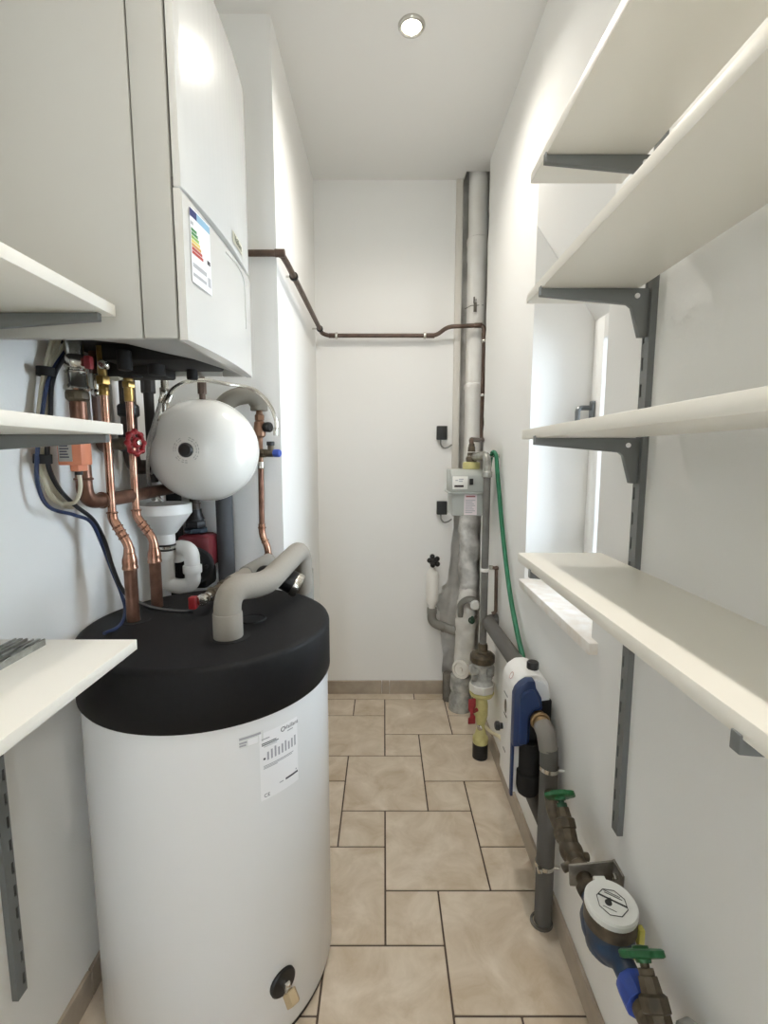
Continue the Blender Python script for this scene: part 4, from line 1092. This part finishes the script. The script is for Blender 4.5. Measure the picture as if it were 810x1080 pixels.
# pipe from the unit down to the floor
t = thing('water_pipe', 'dark grey insulated water pipe bending down from the unit to the floor', 'pipe', (.472, 1.262, 0))
vx_, vy_ = .4725, 1.256
obj('insulation', MB().tube([(vx_ - .0045, vy_ + .001, .556), (vx_ - .002, vy_, .48), (vx_, vy_, .004)], .0252, .03, 24, n=4), INSD, t)
obj('elbow_cover', MB().tube([(.458, 1.290, .604), (.461, 1.266, .594), (.4672, 1.258, .548)], .0262, .03, 24, n=8), mat('light_insulation', (132, 127, 120), .8), t, label='lighter grey elbow')
m = MB().cyl((.457, 1.355, .609), (.458, 1.286, .604), .0215, 20, .002); m.torus((.457, 1.305, .6065), (0, 1, .08), .024, .005, 24, 8)
obj('coupling', m, mat('coupling_brass', (150, 124, 88), .4, .7), t, label='brass coupling')
for z in (.495, .192):
    m = MB().lathe([(.0255, -.006), (.0275, -.006), (.0275, .006), (.0255, .006), (.0255, -.006)], (vx_ - .002, vy_, z), (.05, 0, 1), 24, cap=False)
    o = obj('clip', m, CHROME, t)
    obj('stud', MB().cyl((vx_ + .018, vy_ - .012, z), (XR - .001, vy_ - .016, z), .0035, 10), PLW if z > .4 else CHROME, o)
m = MB().box((vx_ - .030, vy_ - .029, .186), (vx_ - .018, vy_ - .015, .199), .001)
obj('clip_screw', m, CHROME, t)
obj('floor_ring', MB().lathe([(.0255, .001), (.033, .001), (.031, .006), (.0255, .007), (.0255, .001)], (vx_ - .004, vy_, 0), segs=28, cap=False), DUSTD, t)
obj('side_run', MB().tube([(vx_, vy_ + .02, .308), (vx_, 1.50, .305), (XR + .01, 1.545, .305)], .0235, .03, 22), INSD, t)

# ================================================================ stop valves and water meter
ax_, az = .442, .452
def stop_valve(y0, y1, yb, label, extra):
    t = thing('stop_valve', label, 'valve', (ax_, (y0 + y1) / 2, az - .03), 'stop valves at the water meter')
    b = V((ax_, yb, az)); d = V((0, .74, .67)).normalized()
    m = MB().lathe([(.0, 0), (.021, 0), (.0225, .006), (.0225, .018), (.019, .022), (.021, .04), (.021, (y1 - y0) - .04), (.019, (y1 - y0) - .022), (.0225, (y1 - y0) - .018), (.0225, (y1 - y0) - .003), (.0, (y1 - y0))], (ax_, y0, az), (0, 1, 0), 18)
    m.ball((ax_, (y0 + y1) / 2, az), .027, (1, 1.2, 1))
    m.lathe([(.021, .0), (.021, .046), (.024, .048), (.024, .066), (.018, .070), (.016, .090), (.0, .091)], b, d, 8)
    for k, (a, e_) in enumerate(((V((1, 0, -.1)), y0 + (y1 - y0) * .4), (V((-1, -.2, -.3)), y0 + (y1 - y0) * .25))):
        m.cyl(V((ax_, e_, az)), V((ax_, e_, az)) + a.normalized() * .036, .0095, 10, .002)
    obj('body', m, BRASSD, t)
    m = MB().cyl(b + d * .088, b + d * .117, .0075, 12); m.cyl(b + d * .090, b + d * .100, .0125, 14, .001)
    obj('stem', m, mat('stem_green', (44, 92, 66), .5) if extra else BRASSD, t)
    c = b + d * .118
    m = MB(); n = 48; prof = []
    u, w, a = frame(d)
    vs = []; fs = []
    for h, k in ((-.006, .90), (-.004, 1.0), (.004, 1.0), (.006, .90)):
        for i in range(n):
            r = (.0365 + .0022 * math.cos(i * 2 * PI / n * 8)) * k
            vs.append(c + d * h + (u * math.cos(2 * PI * i / n) + w * math.sin(2 * PI * i / n)) * r)
    for r_ in range(3):
        for i in range(n): fs.append((r_ * n + i, r_ * n + (i + 1) % n, (r_ + 1) * n + (i + 1) % n, (r_ + 1) * n + i))
    fs += [tuple(range(n))[::-1], tuple(range(3 * n, 4 * n))]
    m.add(vs, fs); m.lathe([(.012, -.012), (.015, 0), (.013, .010), (0, .011)], c, d, 16)
    obj('handwheel', m, GREEN, t, label='green handwheel')
    return t
tv = stop_valve(.955, 1.075, 1.012, 'brass stop valve with green handwheel next to the insulated water pipe', True)
m = MB().tube([(ax_, 1.074, az), (ax_, 1.14, az), (vx_ - .004, vy_ - .022, az - .02)], .0165, .03, 16)
obj('inlet_pipe', m, BRASSD, tv)
tv2 = stop_valve(.565, .700, .630, 'brass stop valve with green handwheel nearest the camera, past the blue nut', False)
m = MB().tube([(ax_, .568, az), (ax_, .52, az), (XR + .005, .47, az)], .021, .03, 18)
obj('wall_pipe', m, DUSTG, tv2)
m = MB().lathe([(.020, .0), (.024, .003), (.026, .02), (.018, .03), (0, .03)], (ax_ + .030, .640, az + .012), (1, .1, .1), 16)
obj('drain_stub', m, DUSTG, tv2)
# bracket plate
t = thing('meter_bracket', 'grey steel plate bracket holding the pipe between valve and water meter', 'bracket', (.48, .945, az - .04))
m = MB().prism([(ax_ - .030, az - .020), (ax_ - .034, az + .030), (ax_ + .030, az + .036), (XR - .004, az + .040), (XR - .004, az - .030), (ax_ + .040, az - .034), (ax_ + .02, az - .024)], .944, .949, 'xz', .001)
m.box((XR - .005, .905, az - .032), (XR, .949, az + .042), .001)
obj('plate', m, mat('bracket_steel', (150, 147, 140), .45, .5, rgb2=(122, 118, 112), scale=30), t)
for y, z in ((.925, az + .022), (.925, az - .014)):
    obj('screw', MB().cyl((XR - .005, y, z), (XR - .014, y, z), .006, 6, .001), CHROME, t)
# water meter
my_ = .826
t = thing('water_meter', 'blue water meter with round white lid on the right wall', 'water meter', (ax_, my_, .40))
m = MB().lathe([(.021, 0), (.021, .030), (.024, .036), (.040, .062), (.046, .085), (.046, .105), (.040, .128), (.024, .150), (.021, .158), (.021, .170)], (ax_, my_ - .085, az - .006), (0, 1, 0), 28)
m.lathe([(.0, .402), (.030, .405), (.042, .420), (.0455, .440), (.0455, .478), (.0, .478)], (ax_, my_, 0), segs=32)
obj('body', m, BLUEB, t, label='dark blue painted body')
m = MB().lathe([(.0, .474), (.0485, .474), (.0485, .500), (.046, .503), (.0, .503)], (ax_, my_, 0), segs=36)
obj('brass_ring', m, BRASSD, t, label='brass ring')
tilt = Matrix.Translation(V((ax_, my_, .503))) @ Matrix.Rotation(math.radians(4), 4, 'X')
m = MB().lathe([(.0, .0), (.0475, .0), (.0485, .003), (.0485, .012), (.046, .0155), (0, .0165)], segs=40)
m.box((-.012, .040, .003), (.012, .056, .013), .002)
m.map(lambda p: tilt @ p)
ld = obj('lid', m, METW, t, label='white round lid')
Rz = tilt @ Matrix.Translation(V((.0, -.003, .0166))) @ Matrix.Rotation(math.radians(-32), 4, 'Z')
m = MB().lathe([(.0270, 0), (.0285, 0), (.0285, .0004), (.0270, .0004), (.0270, 0)], segs=8, cap=False)
m.box((-.026, .003, 0), (.026, .0065, .0005)); m.box((-.016, .014, 0), (.016, .0155, .0004)); m.box((-.018, .018, 0), (.012, .0192, .0004)); m.box((-.014, -.016, 0), (.010, -.015, .0004))
m.lathe([(0, 0), (.0066, 0), (.0066, .0005), (0, .0005)], (-.006, -.004, 0), segs=16)
m.add([(-.0115, -.001, .0005), (-.0005, -.001, .0005), (-.004, .009, .0005)], [(0, 1, 2)])
m.map(lambda p: Rz @ p)
obj('lid_print', m, mat('lid_ink', (46, 48, 48), .5), ld, label='dark octagon print with a drop')
m = MB().box((ax_ + .040, my_ - .034, .452), (ax_ + .051, my_ - .020, .490), .002)
sl_ = obj('seal', m, mat('seal_yellow', (206, 196, 92), .45), t, label='yellow plastic seal')
m = MB().tube(spline([(ax_ + .046, my_ - .03, .455), (ax_ + .030, my_ - .05, .448), (ax_ + .014, my_ - .058, .460), (ax_ + .010, my_ - .066, .440), (ax_ + .024, my_ - .072, .418)]), .0014, segs=6)
obj('seal_wire', m, mat('seal_wire', (196, 186, 96), .5), sl_)
m = MB().lathe([(.0235, 0), (.0285, .002), (.0295, .010), (.0295, .036), (.026, .042), (.0235, .042)], (ax_, my_ - .125, az - .006), (0, 1, 0), 10)
obj('union_nut', m, BLUEK, t, label='bright blue union nut')
m = MB().hexnut((ax_, my_ + .080, az - .003), (ax_, my_ + .100, az - .002), .0265); m.cyl((ax_, my_ + .098, az), (ax_, my_ + .130, az), .0175, 16)
obj('brass_union', m, BRASSD, t)

# ================================================================ green hose on its hook
hx = .482
t = thing('garden_hose', 'green hose hung over a wall hook and falling behind the blue unit', 'hose', (hx, 2.10, 1.37))
pts = [(hx - .012, 2.165, 1.12), (hx - .010, 2.155, 1.25), (hx - .006, 2.140, 1.345), (hx, 2.118, 1.392), (hx + .008, 2.085, 1.375), (hx + .010, 2.060, 1.30), tuple(at(530, 560, x=.494)), tuple(at(537, 620, x=.492)), tuple(at(545, 665, x=.489)), tuple(at(552, 695, x=.486)), (.488, 1.505, .60), (.490, 1.50, .45)]
obj('hose', MB().tube(spline(pts, 8), .0092, segs=12), GREENH, t)
t = thing('wall_hook', 'small steel hook on the right wall carrying the green hose', 'hook', (XR, 2.115, 1.378))
m = MB().tube([(XR, 2.118, 1.374), (hx - .034, 2.118, 1.374), (hx - .040, 2.118, 1.392)], .0035, .006, 10)
obj('rod', m, CHROME, t)
obj('screw_plate', MB().cyl((XR - .003, 2.118, 1.374), (XR, 2.118, 1.374), .010, 14), CHROME, t)
# ================================================================ lamps and light
def downlight(x, y, label, power):
    t = thing('ceiling_spotlight', label, 'ceiling light', (x, y, ZC), 'recessed ceiling spotlights')
    rg = MB().lathe([(.030, -.004), (.033, -.008), (.041, -.007), (.045, -.001), (.045, 0), (.030, 0), (.030, -.004)], (x, y, ZC), (0, 0, 1), 32, cap=False)
    obj('trim_ring', rg, CHROME, t)
    obj('bulb', MB().lathe([(0, -.0065), (.020, -.006), (.0285, -.003), (.0285, 0)], (x, y, ZC), (0, 0, 1), 28, cap=False), LAMP, t, label='glowing bulb face')
    ld = bpy.data.lights.new('spot_beam', 'SPOT')
    ld.energy = power; ld.spot_size = math.radians(150); ld.spot_blend = 0.9; ld.shadow_soft_size = .028; ld.color = (1.0, .945, .87)
    lo = bpy.data.objects.new('spot_beam', ld); C.objects.link(lo); lo.location = (x, y, ZC - .012)
    return t
downlight(.091, 1.742, 'lit round recessed spotlight in the ceiling above the aisle', SPOT_W)
downlight(.091, .35, 'second recessed ceiling spotlight nearer the camera, out of view above', SPOT_W)
downlight(.091, -.75, 'third recessed ceiling spotlight, behind the camera', SPOT_W * .4)

w = bpy.data.worlds.new('overcast_sky'); bpy.context.scene.world = w; w.use_nodes = True
bg = w.node_tree.nodes['Background']
bg.inputs['Color'].default_value = (.80, .90, 1.0, 1); bg.inputs['Strength'].default_value = SKY

cd = bpy.data.cameras.new('camera'); cam = bpy.data.objects.new('camera', cd); C.objects.link(cam)
cam.location = (0, 0, EYE); cam.rotation_euler = (PI / 2 - PITCH, 0, 0)
cd.sensor_fit = 'VERTICAL'; cd.sensor_height = 24; cd.lens = FOC / 1080 * 24; cd.clip_start = .02
sc = bpy.context.scene
sc.camera = cam
sc.view_settings.view_transform = 'Standard'; sc.view_settings.look = 'None'
sc.view_settings.gamma = 1; sc.view_settings.use_curve_mapping = False
sc.view_settings.exposure = EXPO
sc.cycles.max_bounces = 14; sc.cycles.diffuse_bounces = 8; sc.cycles.glossy_bounces = 5; sc.cycles.transparent_max_bounces = 8
sc.cycles.sample_clamp_indirect = 6
